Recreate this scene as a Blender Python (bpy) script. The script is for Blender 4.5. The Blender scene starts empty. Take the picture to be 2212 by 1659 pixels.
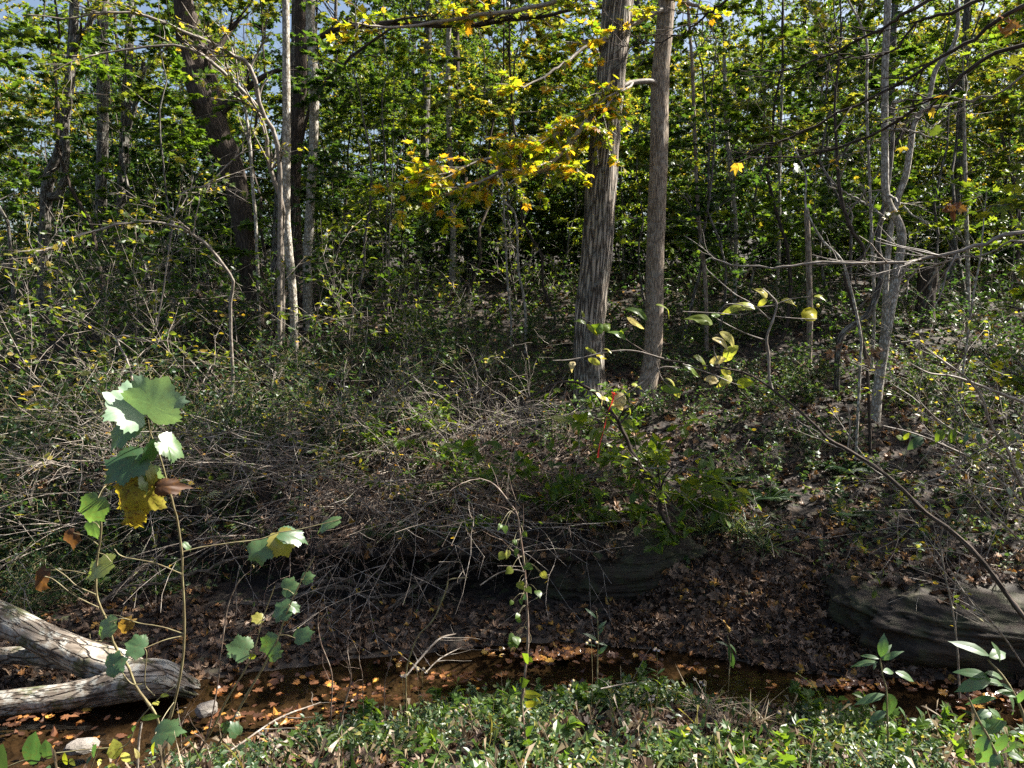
import bpy, math, random
import numpy as np
from mathutils import Vector, Matrix, noise
from mathutils.bvhtree import BVHTree
R = math.radians
SC = bpy.context.scene
COL = SC.collection

# ------------------------------------------------------------------ camera, world, sun, exposure
CAM = np.array([0.0, 0.0, 1.7]); PITCH = R(-6); FPX = 1661.0
cd = bpy.data.cameras.new("camera"); cam = bpy.data.objects.new("camera", cd); COL.objects.link(cam)
cam.location = CAM; cam.rotation_euler = (R(90) + PITCH, 0, 0)
cd.sensor_width = 36; cd.lens = 18 / (1106 / FPX); cd.clip_start = 0.05; cd.clip_end = 3000
SC.camera = cam
SUN_AZ, SUN_EL = 72, 46          # azimuth to the right of the view direction, elevation
w = bpy.data.worlds.new("World"); SC.world = w; w.use_nodes = True
nt = w.node_tree; bg = nt.nodes["Background"]
sky = nt.nodes.new("ShaderNodeTexSky"); sky.sky_type = 'NISHITA'; sky.sun_disc = False
sky.sun_elevation = R(SUN_EL); sky.sun_rotation = R(SUN_AZ)
nt.links.new(sky.outputs[0], bg.inputs[0]); sky.dust_density = 3; sky.ozone_density = .4; bg.inputs[1].default_value = 0.05
sd = bpy.data.lights.new("sun", 'SUN'); sd.energy = 5.0; sd.angle = R(0.5); sd.color = (1, .95, .86)
so = bpy.data.objects.new("sun", sd); COL.objects.link(so)
SUN = np.array([math.sin(R(SUN_AZ)) * math.cos(R(SUN_EL)), math.cos(R(SUN_AZ)) * math.cos(R(SUN_EL)), math.sin(R(SUN_EL))])
so.rotation_euler = Vector(SUN).to_track_quat('Z', 'Y').to_euler()
SC.view_settings.view_transform = 'Standard'; SC.view_settings.look = 'None'
SC.view_settings.exposure = 1.95; SC.view_settings.gamma = 1
cy = SC.cycles
cy.max_bounces = 5; cy.diffuse_bounces = 2; cy.glossy_bounces = 2; cy.transmission_bounces = 4; cy.transparent_max_bounces = 6
cy.caustics_reflective = False; cy.caustics_refractive = False
cy.use_denoising = False
cy.sample_clamp_indirect = 4.0

rng = np.random.default_rng(7)

def at(px, py, y):
    """photo pixel (2212 wide) at forward distance y -> world point"""
    a = (px - 1106) / FPX; b = -(py - 829.5) / FPX
    d = np.array([a, -b * math.sin(PITCH) + math.cos(PITCH), b * math.cos(PITCH) + math.sin(PITCH)])
    return CAM + d * (y / d[1])

# ------------------------------------------------------------------ mesh helpers
def norm(v): return v / np.maximum(np.linalg.norm(v, axis=-1, keepdims=True), 1e-9)

class MB:
    def __init__(s): s.V = []; s.F = []; s.n = 0; s.A = {'bc': [], 'rnd': []}; s.mi = []; s.sm = []
    def add(s, V, F, bc=None, rnd=None, mat=0, smooth=False):
        V = np.asarray(V, float).reshape(-1, 3)
        if len(V) == 0: return s
        for f in (F if isinstance(F, list) else [F]):
            s.F.append(np.asarray(f) + s.n); s.mi.append(np.full(len(f), mat)); s.sm.append(np.full(len(f), smooth))
        s.V.append(V); s.n += len(V)
        s.A['bc'].append(V if bc is None else bc); s.A['rnd'].append(np.zeros(len(V)) if rnd is None else rnd)
        return s
    def build(s, name, mats, parent=None, loc=None):
        me = bpy.data.meshes.new(name)
        V = np.concatenate(s.V)
        if loc is not None: V = V - np.asarray(loc)
        loops = np.concatenate([f.ravel() for f in s.F]); tot = np.concatenate([np.full(len(f), f.shape[1]) for f in s.F])
        start = np.concatenate([[0], np.cumsum(tot)[:-1]])
        me.vertices.add(len(V)); me.vertices.foreach_set('co', V.ravel())
        me.loops.add(len(loops)); me.loops.foreach_set('vertex_index', loops.astype(np.int32))
        me.polygons.add(len(tot)); me.polygons.foreach_set('loop_start', start.astype(np.int32)); me.polygons.foreach_set('loop_total', tot.astype(np.int32))
        me.polygons.foreach_set('material_index', np.concatenate(s.mi).astype(np.int32))
        me.polygons.foreach_set('use_smooth', np.concatenate(s.sm).astype(bool))
        a = me.attributes.new('bc', 'FLOAT_VECTOR', 'POINT'); a.data.foreach_set('vector', np.concatenate(s.A['bc']).astype(np.float32).ravel())
        a = me.attributes.new('rnd', 'FLOAT', 'POINT'); a.data.foreach_set('value', np.concatenate(s.A['rnd']).astype(np.float32))
        for m in (mats if isinstance(mats, list) else [mats]): me.materials.append(m)
        me.update(calc_edges=True)
        o = bpy.data.objects.new(name, me); COL.objects.link(o)
        if parent is not None: o.parent = parent
        elif loc is not None: o.location = loc
        return o

def thing(name, label, cat, loc, group=None):
    o = bpy.data.objects.new(name, None); COL.objects.link(o); o.location = loc; o.empty_display_size = .1
    o['label'] = label; o['category'] = cat
    if group: o['group'] = group
    return o
def tag(o, label, cat, group=None, kind=None):
    o['label'] = label; o['category'] = cat
    if group: o['group'] = group
    if kind: o['kind'] = kind
    return o
def dup(root, loc, rz=0, sc=1.0, label=None, tilt=(0, 0), group=None):
    r = root.copy(); COL.objects.link(r); r.location = loc; r.rotation_euler = (tilt[0], tilt[1], rz); r.scale = (sc, sc, sc) if np.isscalar(sc) else sc
    if label: r['label'] = label
    if group: r['group'] = group
    for ch in list(root.children):
        c = ch.copy(); COL.objects.link(c); c.parent = r
        for g in ch.children:
            d = g.copy(); COL.objects.link(d); d.parent = c
    return r

def spline(pts, k):
    P = np.array(pts, float); n = len(P)
    if n < 3: return np.array([P[0] + (P[-1] - P[0]) * t for t in np.linspace(0, 1, k)])
    E = np.vstack([2 * P[0] - P[1], P, 2 * P[-1] - P[-2]])
    out = []
    for t in np.linspace(0, n - 1 - 1e-6, k):
        i = int(t); f = t - i; a, b, c, d = E[i], E[i + 1], E[i + 2], E[i + 3]
        out.append(.5 * ((2 * b) + (-a + c) * f + (2 * a - 5 * b + 4 * c - d) * f * f + (-a + 3 * b - 3 * c + d) * f ** 3))
    return np.array(out)

def tubes(P, Rr, sides=5, cap=False):
    """P (n,k,3), Rr (n,k): a tapered tube along every polyline"""
    n, k, _ = P.shape
    T = np.empty_like(P); T[:, 1:-1] = P[:, 2:] - P[:, :-2]; T[:, 0] = P[:, 1] - P[:, 0]; T[:, -1] = P[:, -1] - P[:, -2]
    T = norm(T)
    ax = np.argmin(np.abs(T).mean(1), axis=1); ref = np.eye(3)[ax][:, None, :]
    A = norm(np.cross(T, ref)); B = np.cross(T, A)
    th = np.linspace(0, 2 * np.pi, sides, endpoint=False)
    c, s = np.cos(th), np.sin(th)
    off = A[:, :, None, :] * c[None, None, :, None] + B[:, :, None, :] * s[None, None, :, None]
    V = P[:, :, None, :] + off * Rr[:, :, None, None]
    L = np.concatenate([np.zeros((n, 1)), np.cumsum(np.linalg.norm(P[:, 1:] - P[:, :-1], axis=2), axis=1)], axis=1)
    r0 = Rr.max(1)[:, None, None]
    bc = np.stack([np.broadcast_to(c * r0, (n, k, sides)), np.broadcast_to(s * r0, (n, k, sides)), np.broadcast_to(L[:, :, None], (n, k, sides))], axis=-1)
    bc = bc + np.arange(n)[:, None, None, None] * 1.37
    i = np.arange(n)[:, None, None] * k * sides; j = np.arange(k - 1)[None, :, None] * sides; q = np.arange(sides)[None, None, :]; q2 = (q + 1) % sides
    F = np.stack([i + j + q, i + j + q2, i + j + sides + q2, i + j + sides + q], axis=-1).reshape(-1, 4)
    Fl = [F]
    if cap:
        for e in (0, k - 1):
            c0 = (np.arange(n) * k * sides + e * sides)[:, None] + np.arange(sides)[None, ::(-1 if e else 1)]
            Fl.append(c0 if e == 0 else c0[:, ::1])
    return V.reshape(-1, 3), Fl, bc.reshape(-1, 3)

def interp(P, t):
    """P (n,k,3), t (n,) -> point, tangent"""
    k = P.shape[1]; f = t * (k - 1); i = np.clip(f.astype(int), 0, k - 2); f = (f - i)[:, None]; a = np.arange(len(P))
    p0, p1 = P[a, i], P[a, i + 1]
    return p0 + (p1 - p0) * f, norm(p1 - p0), i, f[:, 0]

def grow(P, Rr, n, t=(.2, 1), L=(.3, .6), ang=(35, 65), k=5, wig=.15, trop=(0, 0, .0), rr=.6, flat=0., end=.35, rg=None, lt=0.):
    g = rg or rng
    Ln = np.linalg.norm(P[:, 1:] - P[:, :-1], axis=2).sum(1)
    idx = g.choice(len(P), n, p=Ln / Ln.sum()); tt = g.uniform(*t, n)
    p, tan, i, f = interp(P[idx], tt); Rs = Rr[idx]; a = np.arange(n)
    r0 = Rs[a, i] * (1 - f) + Rs[a, i + 1] * f
    q = g.normal(size=(n, 3)); q[:, 2] *= (1 - flat); perp = norm(q - (q * tan).sum(1, keepdims=True) * tan)
    if flat: perp[:, 2] *= (1 - flat * .7); perp = norm(perp)
    an = np.radians(g.uniform(*ang, n))[:, None]
    d = norm(np.cos(an) * tan + np.sin(an) * perp)
    ln = g.uniform(*L, n) * (1 - lt * tt)
    out = np.empty((n, k, 3)); out[:, 0] = p; st = (ln / (k - 1))[:, None]
    for j in range(1, k):
        out[:, j] = out[:, j - 1] + d * st
        d = norm(d + wig * g.normal(size=(n, 3)) * np.array([1, 1, 1 - flat * .6]) + np.array(trop))
    ro = (r0 * rr)[:, None] * np.linspace(1, end, k)[None, :]
    return out, ro

# ------------------------------------------------------------------ leaf shapes (lie in xy, base at origin, tip +y, unit length)
def strip_leaf(prof, fold=.25, droop=.15, curl=0.):
    """prof: list of (y, halfwidth)"""
    V = []; F = []
    for (y, h) in prof:
        z = -droop * y * y
        V += [(-h, y, z + fold * h + curl * math.sin(y * 5) * .1), (0, y, z), (h, y, z + fold * h - curl * math.sin(y * 4) * .1)]
    for i in range(len(prof) - 1):
        a = i * 3
        F += [(a, a + 1, a + 4, a + 3), (a + 1, a + 2, a + 5, a + 4)]
    return np.array(V, float), np.array(F)
def fan_leaf(out, c=(0, .35), droop=.2, fold=.2, sd=0, curl=0.):
    """out: right-hand outline points from base to tip; mirrored"""
    r = random.Random(sd)
    o = list(out) + [(-x, y) for x, y in reversed(out) if abs(x) > 1e-6]
    V = [(c[0], c[1], 0)]
    for x, y in o:
        rad = math.hypot(x - c[0], y - c[1])
        z = -droop * rad * rad + fold * abs(x) * .5 + curl * r.uniform(-1, 1) * rad
        V.append((x, y, z))
    n = len(o)
    return np.array(V, float), np.array([(0, 1 + i, 1 + (i + 1) % n) for i in range(n)])
MAPLE = [(0, 0), (.12, .02), (.34, -.06), (.30, .10), (.55, .22), (.40, .32), (.52, .52), (.62, .66), (.38, .58), (.22, .52), (.26, .74), (.12, .78), (0, 1.0)]
SMALLM = [(0, 0), (.3, -.05), (.52, .3), (.36, .36), (.5, .68), (.2, .55), (0, 1)]
HEART = [(0, 0), (.18, -.08), (.4, .05), (.46, .28), (.38, .55), (.18, .8), (0, 1)]
L_OVAL = [strip_leaf([(0, .02), (.25, .24), (.6, .26), (1, .01)], f, d) for f, d in ((.3, .1), (.5, .3), (.15, -.1))]
L_LANCE = [strip_leaf([(0, .01), (.2, .1), (.5, .14), (.8, .07), (1, .005)], f, d, c) for f, d, c in ((.4, .2, 0), (.6, .5, .5), (.3, .05, 0))]
L_BIG = [strip_leaf([(0, .015), (.12, .12), (.3, .23), (.5, .27), (.7, .21), (.87, .1), (1, .005)], f, d, c) for f, d, c in ((.35, .2, 0), (.5, .45, .4), (.25, .0, .2))]
L_MAPLE = [fan_leaf(MAPLE, droop=d, fold=f, sd=s, curl=c) for s, (d, f, c) in enumerate(((.3, .2, .05), (.1, .4, .1), (.6, .1, .08), (-.2, .3, .1)))]
L_SM = [fan_leaf(SMALLM, droop=d, fold=f, sd=s, curl=c) for s, (d, f, c) in enumerate(((.3, .2, .05), (.1, .5, .1), (.6, .1, .1)))]
L_HEART = [fan_leaf(HEART, droop=d, fold=f, sd=s, curl=.02) for s, (d, f) in enumerate(((.3, .3), (.1, .5)))]
L_DRY = [fan_leaf(MAPLE, droop=d, fold=f, sd=s + 9, curl=c) for s, (d, f, c) in enumerate(((.7, .6, .25), (-.6, .9, .3), (1.1, .2, .25), (-.2, -.6, .3), (.2, 1.2, .2)))] + \
        [strip_leaf([(0, .02), (.25, .26), (.6, .28), (1, .02)], f, d, 2.) for f, d in ((1.3, .5), (-.8, -.5))]
L_DIA = [(np.array([(0, 0, 0), (.3, .45, .06), (0, 1, -.05), (-.3, .45, .06)], float), np.array([(0, 1, 2, 3)])),
         (np.array([(0, 0, 0), (.36, .5, .1), (0, 1, -.15), (-.36, .5, .1)], float), np.array([(0, 1, 2, 3)]))]
L_BLADE = [strip_leaf([(0, .012), (.4, .016), (.75, .01), (1, .001)], .5, d) for d in (.3, .8, .1)]

def put_leaves(mb, tpl, pos, dr, nr, size, mat=0, rg=None, rnd=None, smooth=False):
    g = rg or rng; n = len(pos)
    if n == 0: return
    size = np.broadcast_to(size, (n,)); rv = g.random(n) if rnd is None else rnd
    y = norm(dr); z = norm(nr - (nr * y).sum(1, keepdims=True) * y); x = np.cross(y, z)
    which = g.integers(0, len(tpl), n)
    for t, (V, F) in enumerate(tpl):
        m = np.nonzero(which == t)[0]
        if len(m) == 0: continue
        W = pos[m][:, None, :] + size[m][:, None, None] * (V[None, :, 0:1] * x[m][:, None, :] + V[None, :, 1:2] * y[m][:, None, :] + V[None, :, 2:3] * z[m][:, None, :])
        FF = (np.arange(len(m))[:, None, None] * len(V) + F[None]).reshape(-1, F.shape[1])
        mb.add(W.reshape(-1, 3), FF, rnd=np.repeat(rv[m], len(V)), mat=mat, smooth=smooth)

def leaves_on(mb, P, n, tpl, size, t=(.15, 1), up=.6, spread=.8, mat=0, rg=None, trop=(0, 0, -.15), rnd=None):
    g = rg or rng
    Ln = np.linalg.norm(P[:, 1:] - P[:, :-1], axis=2).sum(1)
    idx = g.choice(len(P), n, p=Ln / Ln.sum()); tt = g.uniform(*t, n)
    p, tan, _, _ = interp(P[idx], tt)
    q = g.normal(size=(n, 3)); q[:, 2] *= .5
    d = norm(tan * .6 + norm(q) * spread + np.array(trop))
    nr = norm(np.array([0, 0, 1.]) * up + g.normal(size=(n, 3)) * (1 - up * .6) * .6)
    put_leaves(mb, tpl, p, d, nr, g.uniform(size[0], size[1], n), mat, g, rnd)

# ------------------------------------------------------------------ materials
def newmat(name):
    m = bpy.data.materials.new(name); m.use_nodes = True; t = m.node_tree
    for n in list(t.nodes): t.nodes.remove(n)
    return m, t, t.nodes.new("ShaderNodeOutputMaterial")
def N(t, ty, **kw):
    n = t.nodes.new(ty)
    for k, v in kw.items(): setattr(n, k, v)
    return n
def ramp(t, stops, interp='LINEAR'):
    n = t.nodes.new("ShaderNodeValToRGB"); n.color_ramp.interpolation = interp
    e = n.color_ramp.elements
    while len(e) < len(stops): e.new(.5)
    for i, (p, c) in enumerate(stops):
        e[i].position = p; e[i].color = (c, c, c, 1) if np.isscalar(c) else (*c, 1)
    return n
def leafmat(name, stops, trans=.45, rough=.4, tb=(2.9, 2.5, .9), orand=.45, spec=.35, spots=0.):
    m, t, out = newmat(name)
    at_ = N(t, "ShaderNodeAttribute", attribute_name='rnd'); oi = N(t, "ShaderNodeObjectInfo")
    ma = N(t, "ShaderNodeMath", operation='MULTIPLY_ADD'); ma.inputs[1].default_value = 1 - orand
    mo = N(t, "ShaderNodeMath", operation='MULTIPLY'); mo.inputs[1].default_value = orand
    t.links.new(oi.outputs['Random'], mo.inputs[0]); t.links.new(at_.outputs['Fac'], ma.inputs[0]); t.links.new(mo.outputs[0], ma.inputs[2])
    rp = ramp(t, stops); t.links.new(ma.outputs[0], rp.inputs[0])
    col = rp.outputs[0]
    if spots:
        tc = N(t, "ShaderNodeTexCoord"); nz = N(t, "ShaderNodeTexNoise"); nz.inputs['Scale'].default_value = 60; nz.inputs['Detail'].default_value = 4
        t.links.new(tc.outputs['Object'], nz.inputs['Vector']); r2 = ramp(t, [(.52, 0.), (.66, spots)]); t.links.new(nz.outputs[0], r2.inputs[0])
        mx = N(t, "ShaderNodeMixRGB"); mx.inputs[2].default_value = (.13, .06, .02, 1); t.links.new(r2.outputs[0], mx.inputs[0]); t.links.new(col, mx.inputs[1]); col = mx.outputs[0]
    p = N(t, "ShaderNodeBsdfPrincipled"); p.inputs['Roughness'].default_value = rough; p.inputs['Specular IOR Level'].default_value = spec
    t.links.new(col, p.inputs['Base Color'])
    vm = N(t, "ShaderNodeVectorMath", operation='MULTIPLY'); vm.inputs[1].default_value = tb; t.links.new(col, vm.inputs[0])
    tr = N(t, "ShaderNodeBsdfTranslucent"); t.links.new(vm.outputs[0], tr.inputs[0])
    mx = N(t, "ShaderNodeMixShader"); mx.inputs[0].default_value = trans
    t.links.new(p.outputs[0], mx.inputs[1]); t.links.new(tr.outputs[0], mx.inputs[2]); t.links.new(mx.outputs[0], out.inputs[0])
    return m
def barkmat(name, c1, c2, sx=30, sz=5, bump=.6, lichen=0., lc=(.45, .47, .42), dist=.02, dark=(.03, .022, .016), rough=.9, moss=0., crack=.25):
    m, t, out = newmat(name)
    a = N(t, "ShaderNodeAttribute", attribute_name='bc'); mp = N(t, "ShaderNodeMapping"); mp.inputs['Scale'].default_value = (sx, sx, sz)
    t.links.new(a.outputs['Vector'], mp.inputs[0])
    n1 = N(t, "ShaderNodeTexNoise"); n1.inputs['Scale'].default_value = 1; n1.inputs['Detail'].default_value = 6; n1.inputs['Distortion'].default_value = .6
    t.links.new(mp.outputs[0], n1.inputs['Vector'])
    vo = N(t, "ShaderNodeTexVoronoi", feature='DISTANCE_TO_EDGE'); vo.inputs['Scale'].default_value = .9
    mixv = N(t, "ShaderNodeVectorMath", operation='MULTIPLY_ADD'); mixv.inputs[1].default_value = (.9, .9, .9); t.links.new(n1.outputs['Color'], mixv.inputs[0]); t.links.new(mp.outputs[0], mixv.inputs[2])
    t.links.new(mixv.outputs[0], vo.inputs['Vector'])
    rv = ramp(t, [(.0, 0.), (crack, 1.)]); t.links.new(vo.outputs[0], rv.inputs[0])
    rc = ramp(t, [(.3, c1), (.7, c2)]); t.links.new(n1.outputs[0], rc.inputs[0])
    mx = N(t, "ShaderNodeMixRGB"); mx.inputs[1].default_value = (*dark, 1); t.links.new(rv.outputs[0], mx.inputs[0]); t.links.new(rc.outputs[0], mx.inputs[2])
    col = mx.outputs[0]
    if lichen or moss:
        for amt, lcx, sc, lo in ((lichen, lc, 9, .5), (moss, (.06, .08, .02), 5, .52)):
            if not amt: continue
            nl = N(t, "ShaderNodeTexNoise"); nl.inputs['Scale'].default_value = sc; nl.inputs['Detail'].default_value = 7; nl.inputs['Roughness'].default_value = .7
            t.links.new(a.outputs['Vector'], nl.inputs['Vector']); rl = ramp(t, [(lo, 0.), (lo + .08, amt)]); t.links.new(nl.outputs[0], rl.inputs[0])
            m2 = N(t, "ShaderNodeMixRGB"); m2.inputs[2].default_value = (*lcx, 1); t.links.new(rl.outputs[0], m2.inputs[0]); t.links.new(col, m2.inputs[1]); col = m2.outputs[0]
    p = N(t, "ShaderNodeBsdfPrincipled"); p.inputs['Roughness'].default_value = rough; p.inputs['Specular IOR Level'].default_value = .25
    t.links.new(col, p.inputs['Base Color'])
    ad = N(t, "ShaderNodeMath", operation='MULTIPLY_ADD'); ad.inputs[1].default_value = .5; t.links.new(n1.outputs[0], ad.inputs[0]); t.links.new(rv.outputs[0], ad.inputs[2])
    b = N(t, "ShaderNodeBump"); b.inputs['Strength'].default_value = bump; b.inputs['Distance'].default_value = dist
    t.links.new(ad.outputs[0], b.inputs['Height']); t.links.new(b.outputs[0], p.inputs['Normal']); t.links.new(p.outputs[0], out.inputs[0])
    return m
def plainmat(name, c, rough=.8, spec=.3):
    m, t, out = newmat(name); p = N(t, "ShaderNodeBsdfPrincipled")
    nz = N(t, "ShaderNodeTexNoise"); nz.inputs['Scale'].default_value = 40; tc = N(t, "ShaderNodeTexCoord"); t.links.new(tc.outputs['Object'], nz.inputs['Vector'])
    rp = ramp(t, [(.3, tuple(x * .7 for x in c)), (.7, tuple(min(1, x * 1.25) for x in c))]); t.links.new(nz.outputs[0], rp.inputs[0]); t.links.new(rp.outputs[0], p.inputs['Base Color'])
    p.inputs['Roughness'].default_value = rough; p.inputs['Specular IOR Level'].default_value = spec; t.links.new(p.outputs[0], out.inputs[0]); return m

M = {}
M['green'] = leafmat('green_leaf', [(0, (.016, .042, .012)), (.45, (.038, .08, .018)), (.8, (.085, .125, .022)), (1, (.2, .17, .03))])
M['olive'] = leafmat('olive_leaf', [(0, (.022, .05, .012)), (.4, (.06, .095, .02)), (.75, (.14, .155, .028)), (.93, (.3, .23, .035)), (1, (.25, .1, .03))])
M['dark'] = leafmat('dark_leaf', [(0, (.012, .034, .014)), (.6, (.026, .06, .022)), (1, (.055, .095, .03))])
M['lime'] = leafmat('lime_leaf', [(0, (.035, .08, .014)), (.6, (.08, .14, .02)), (1, (.19, .21, .03))])
M['yellow'] = leafmat('yellow_leaf', [(0, (.09, .16, .015)), (.4, (.27, .32, .02)), (.75, (.52, .4, .03)), (.93, (.5, .25, .02)), (1, (.25, .1, .02))], tb=(1.8, 1.8, .8), trans=.55, orand=.05)
M['mix'] = leafmat('turning_leaf', [(0, (.03, .065, .018)), (.5, (.08, .12, .025)), (.8, (.22, .22, .04)), (.95, (.36, .25, .05)), (1, (.2, .07, .03))], orand=.1)
M['brown'] = leafmat('dry_leaf', [(0, (.022, .013, .008)), (.35, (.06, .034, .02)), (.62, (.14, .085, .052)), (.86, (.28, .195, .135)), (.95, (.34, .16, .05)), (1, (.45, .28, .04))], trans=.12, rough=.55, tb=(1.2, 1.1, .9), orand=.02, spec=.4)
M['wetleaf'] = leafmat('wet_leaf', [(0, (.04, .022, .014)), (.45, (.11, .05, .028)), (.7, (.22, .1, .045)), (.88, (.38, .17, .04)), (1, (.5, .32, .06))], trans=.1, rough=.2, tb=(1.2, 1.1, .9), orand=.02)
M['herb'] = leafmat('herb_leaf', [(0, (.025, .055, .022)), (.5, (.05, .095, .038)), (.85, (.11, .155, .06)), (1, (.28, .25, .07))], orand=.02, spec=.5, rough=.42, tb=(2.4, 2.2, .9), trans=.35)
M['straw'] = leafmat('dry_grass', [(0, (.2, .15, .09)), (1, (.42, .34, .24))], trans=.3, tb=(1.1, 1.1, 1), orand=.02)
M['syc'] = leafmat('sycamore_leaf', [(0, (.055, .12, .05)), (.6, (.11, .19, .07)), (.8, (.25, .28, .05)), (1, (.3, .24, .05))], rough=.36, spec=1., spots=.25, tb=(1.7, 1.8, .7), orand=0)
M['sycpale'] = leafmat('sycamore_leaf_painted_sheen', [(0, (.17, .27, .16)), (1, (.24, .34, .22))], rough=.5, spec=.6, spots=.15, tb=(1.3, 1.4, .6), orand=0, trans=.3)  # gloss on the sunlit top leaves painted in as a paler base colour
M['sycold'] = leafmat('withered_leaf', [(0, (.3, .26, .03)), (.5, (.3, .2, .04)), (1, (.09, .045, .025))], rough=.6, spots=.9, tb=(1.5, 1.4, .8), orand=0)
M['curled'] = leafmat('curled_leaf', [(0, (.34, .38, .06)), (.5, (.52, .48, .11)), (1, (.6, .5, .27))], rough=.4, spots=.6, tb=(1.4, 1.4, .8), orand=0)
M['flower'] = leafmat('aster_petal', [(0, (.45, .42, .7)), (1, (.62, .6, .8))], orand=0)
M['shag'] = barkmat('ridged_bark', (.3, .24, .185), (.5, .425, .35), sx=26, sz=2.6, bump=1., dist=.035, lichen=.35, lc=(.38, .38, .34))
M['smooth'] = barkmat('fine_bark', (.29, .225, .165), (.46, .37, .285), sx=60, sz=8, bump=.5, dist=.008, lichen=.3, lc=(.42, .4, .35), dark=(.1, .075, .055))
M['pale'] = barkmat('pale_bark', (.4, .37, .32), (.6, .57, .5), sx=30, sz=14, bump=.35, dist=.006, lichen=.8, lc=(.16, .14, .1), dark=(.17, .14, .11))
M['grey'] = barkmat('grey_bark', (.14, .125, .105), (.27, .24, .21), sx=34, sz=5, bump=.8, dist=.02, lichen=.3)
M['darkbark'] = barkmat('dark_bark', (.05, .038, .03), (.13, .1, .08), sx=40, sz=6, bump=.6, dist=.012)
M['twig'] = barkmat('twig_bark', (.19, .16, .13), (.44, .4, .35), sx=60, sz=14, bump=.2, dist=.002, dark=(.14, .11, .085), rough=.6)
M['rtwig'] = barkmat('reddish_twig', (.17, .13, .1), (.36, .3, .24), sx=60, sz=14, bump=.2, dist=.002, dark=(.09, .05, .035), rough=.6)
M['stem'] = barkmat('stem_bark', (.2, .19, .09), (.33, .28, .16), sx=50, sz=12, bump=.2, dist=.002, dark=(.14, .11, .06), rough=.5)
M['log'] = barkmat('weathered_wood', (.11, .085, .065), (.34, .29, .235), sx=18, sz=5, bump=.9, dist=.02, lichen=.6, lc=(.45, .46, .42), dark=(.06, .045, .034), moss=.7, crack=.1)
M['root'] = barkmat('root_bark', (.13, .1, .075), (.27, .22, .17), sx=50, sz=8, bump=.6, dist=.006, moss=.5)
M['ribbon'] = plainmat('red_ribbon', (.75, .05, .04), .45)
# ground
def groundmat():
    m, t, out = newmat('forest_floor')
    tc = N(t, "ShaderNodeTexCoord"); n0 = N(t, "ShaderNodeTexNoise"); n0.inputs['Scale'].default_value = 9; n0.inputs['Detail'].default_value = 3
    t.links.new(tc.outputs['Object'], n0.inputs['Vector'])
    va = N(t, "ShaderNodeVectorMath", operation='MULTIPLY_ADD'); va.inputs[1].default_value = (.12,) * 3; t.links.new(n0.outputs['Color'], va.inputs[0]); t.links.new(tc.outputs['Object'], va.inputs[2])
    vo = N(t, "ShaderNodeTexVoronoi"); vo.inputs['Scale'].default_value = 15; t.links.new(va.outputs[0], vo.inputs['Vector'])
    sx = N(t, "ShaderNodeSeparateColor"); t.links.new(vo.outputs['Color'], sx.inputs[0])
    rp = ramp(t, [(0, (.018, .011, .007)), (.35, (.022, .014, .009)), (.65, (.045, .028, .018)), (.88, (.085, .055, .034)), (1, (.05, .07, .02))]); t.links.new(sx.outputs[0], rp.inputs[0])
    n1 = N(t, "ShaderNodeTexNoise"); n1.inputs['Scale'].default_value = 60; n1.inputs['Detail'].default_value = 5; t.links.new(tc.outputs['Object'], n1.inputs['Vector'])
    mx = N(t, "ShaderNodeMixRGB", blend_type='MULTIPLY'); mx.inputs[0].default_value = .7; t.links.new(rp.outputs[0], mx.inputs[1]); t.links.new(n1.outputs[0], mx.inputs[2])
    # sandy bed near and below the water line
    sp = N(t, "ShaderNodeSeparateXYZ"); t.links.new(tc.outputs['Object'], sp.inputs[0])
    mr = N(t, "ShaderNodeMapRange"); mr.inputs[1].default_value = -1.22; mr.inputs[2].default_value = -1.12; mr.inputs[3].default_value = 1; mr.inputs[4].default_value = 0
    t.links.new(sp.outputs[2], mr.inputs[0])
    sand = ramp(t, [(.3, (.035, .027, .02)), (.7, (.11, .085, .062))]); t.links.new(n0.outputs[0], sand.inputs[0])
    m2 = N(t, "ShaderNodeMixRGB"); t.links.new(mr.outputs[0], m2.inputs[0]); t.links.new(mx.outputs[0], m2.inputs[1]); t.links.new(sand.outputs[0], m2.inputs[2])
    p = N(t, "ShaderNodeBsdfPrincipled"); p.inputs['Roughness'].default_value = .9; t.links.new(m2.outputs[0], p.inputs['Base Color'])
    b = N(t, "ShaderNodeBump"); b.inputs['Strength'].default_value = .8; b.inputs['Distance'].default_value = .03; t.links.new(vo.outputs['Distance'], b.inputs['Height'])
    b2 = N(t, "ShaderNodeBump"); b2.inputs['Strength'].default_value = .6; b2.inputs['Distance'].default_value = .01; t.links.new(n1.outputs[0], b2.inputs['Height']); t.links.new(b.outputs[0], b2.inputs['Normal'])
    t.links.new(b2.outputs[0], p.inputs['Normal']); t.links.new(p.outputs[0], out.inputs[0]); return m
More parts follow.
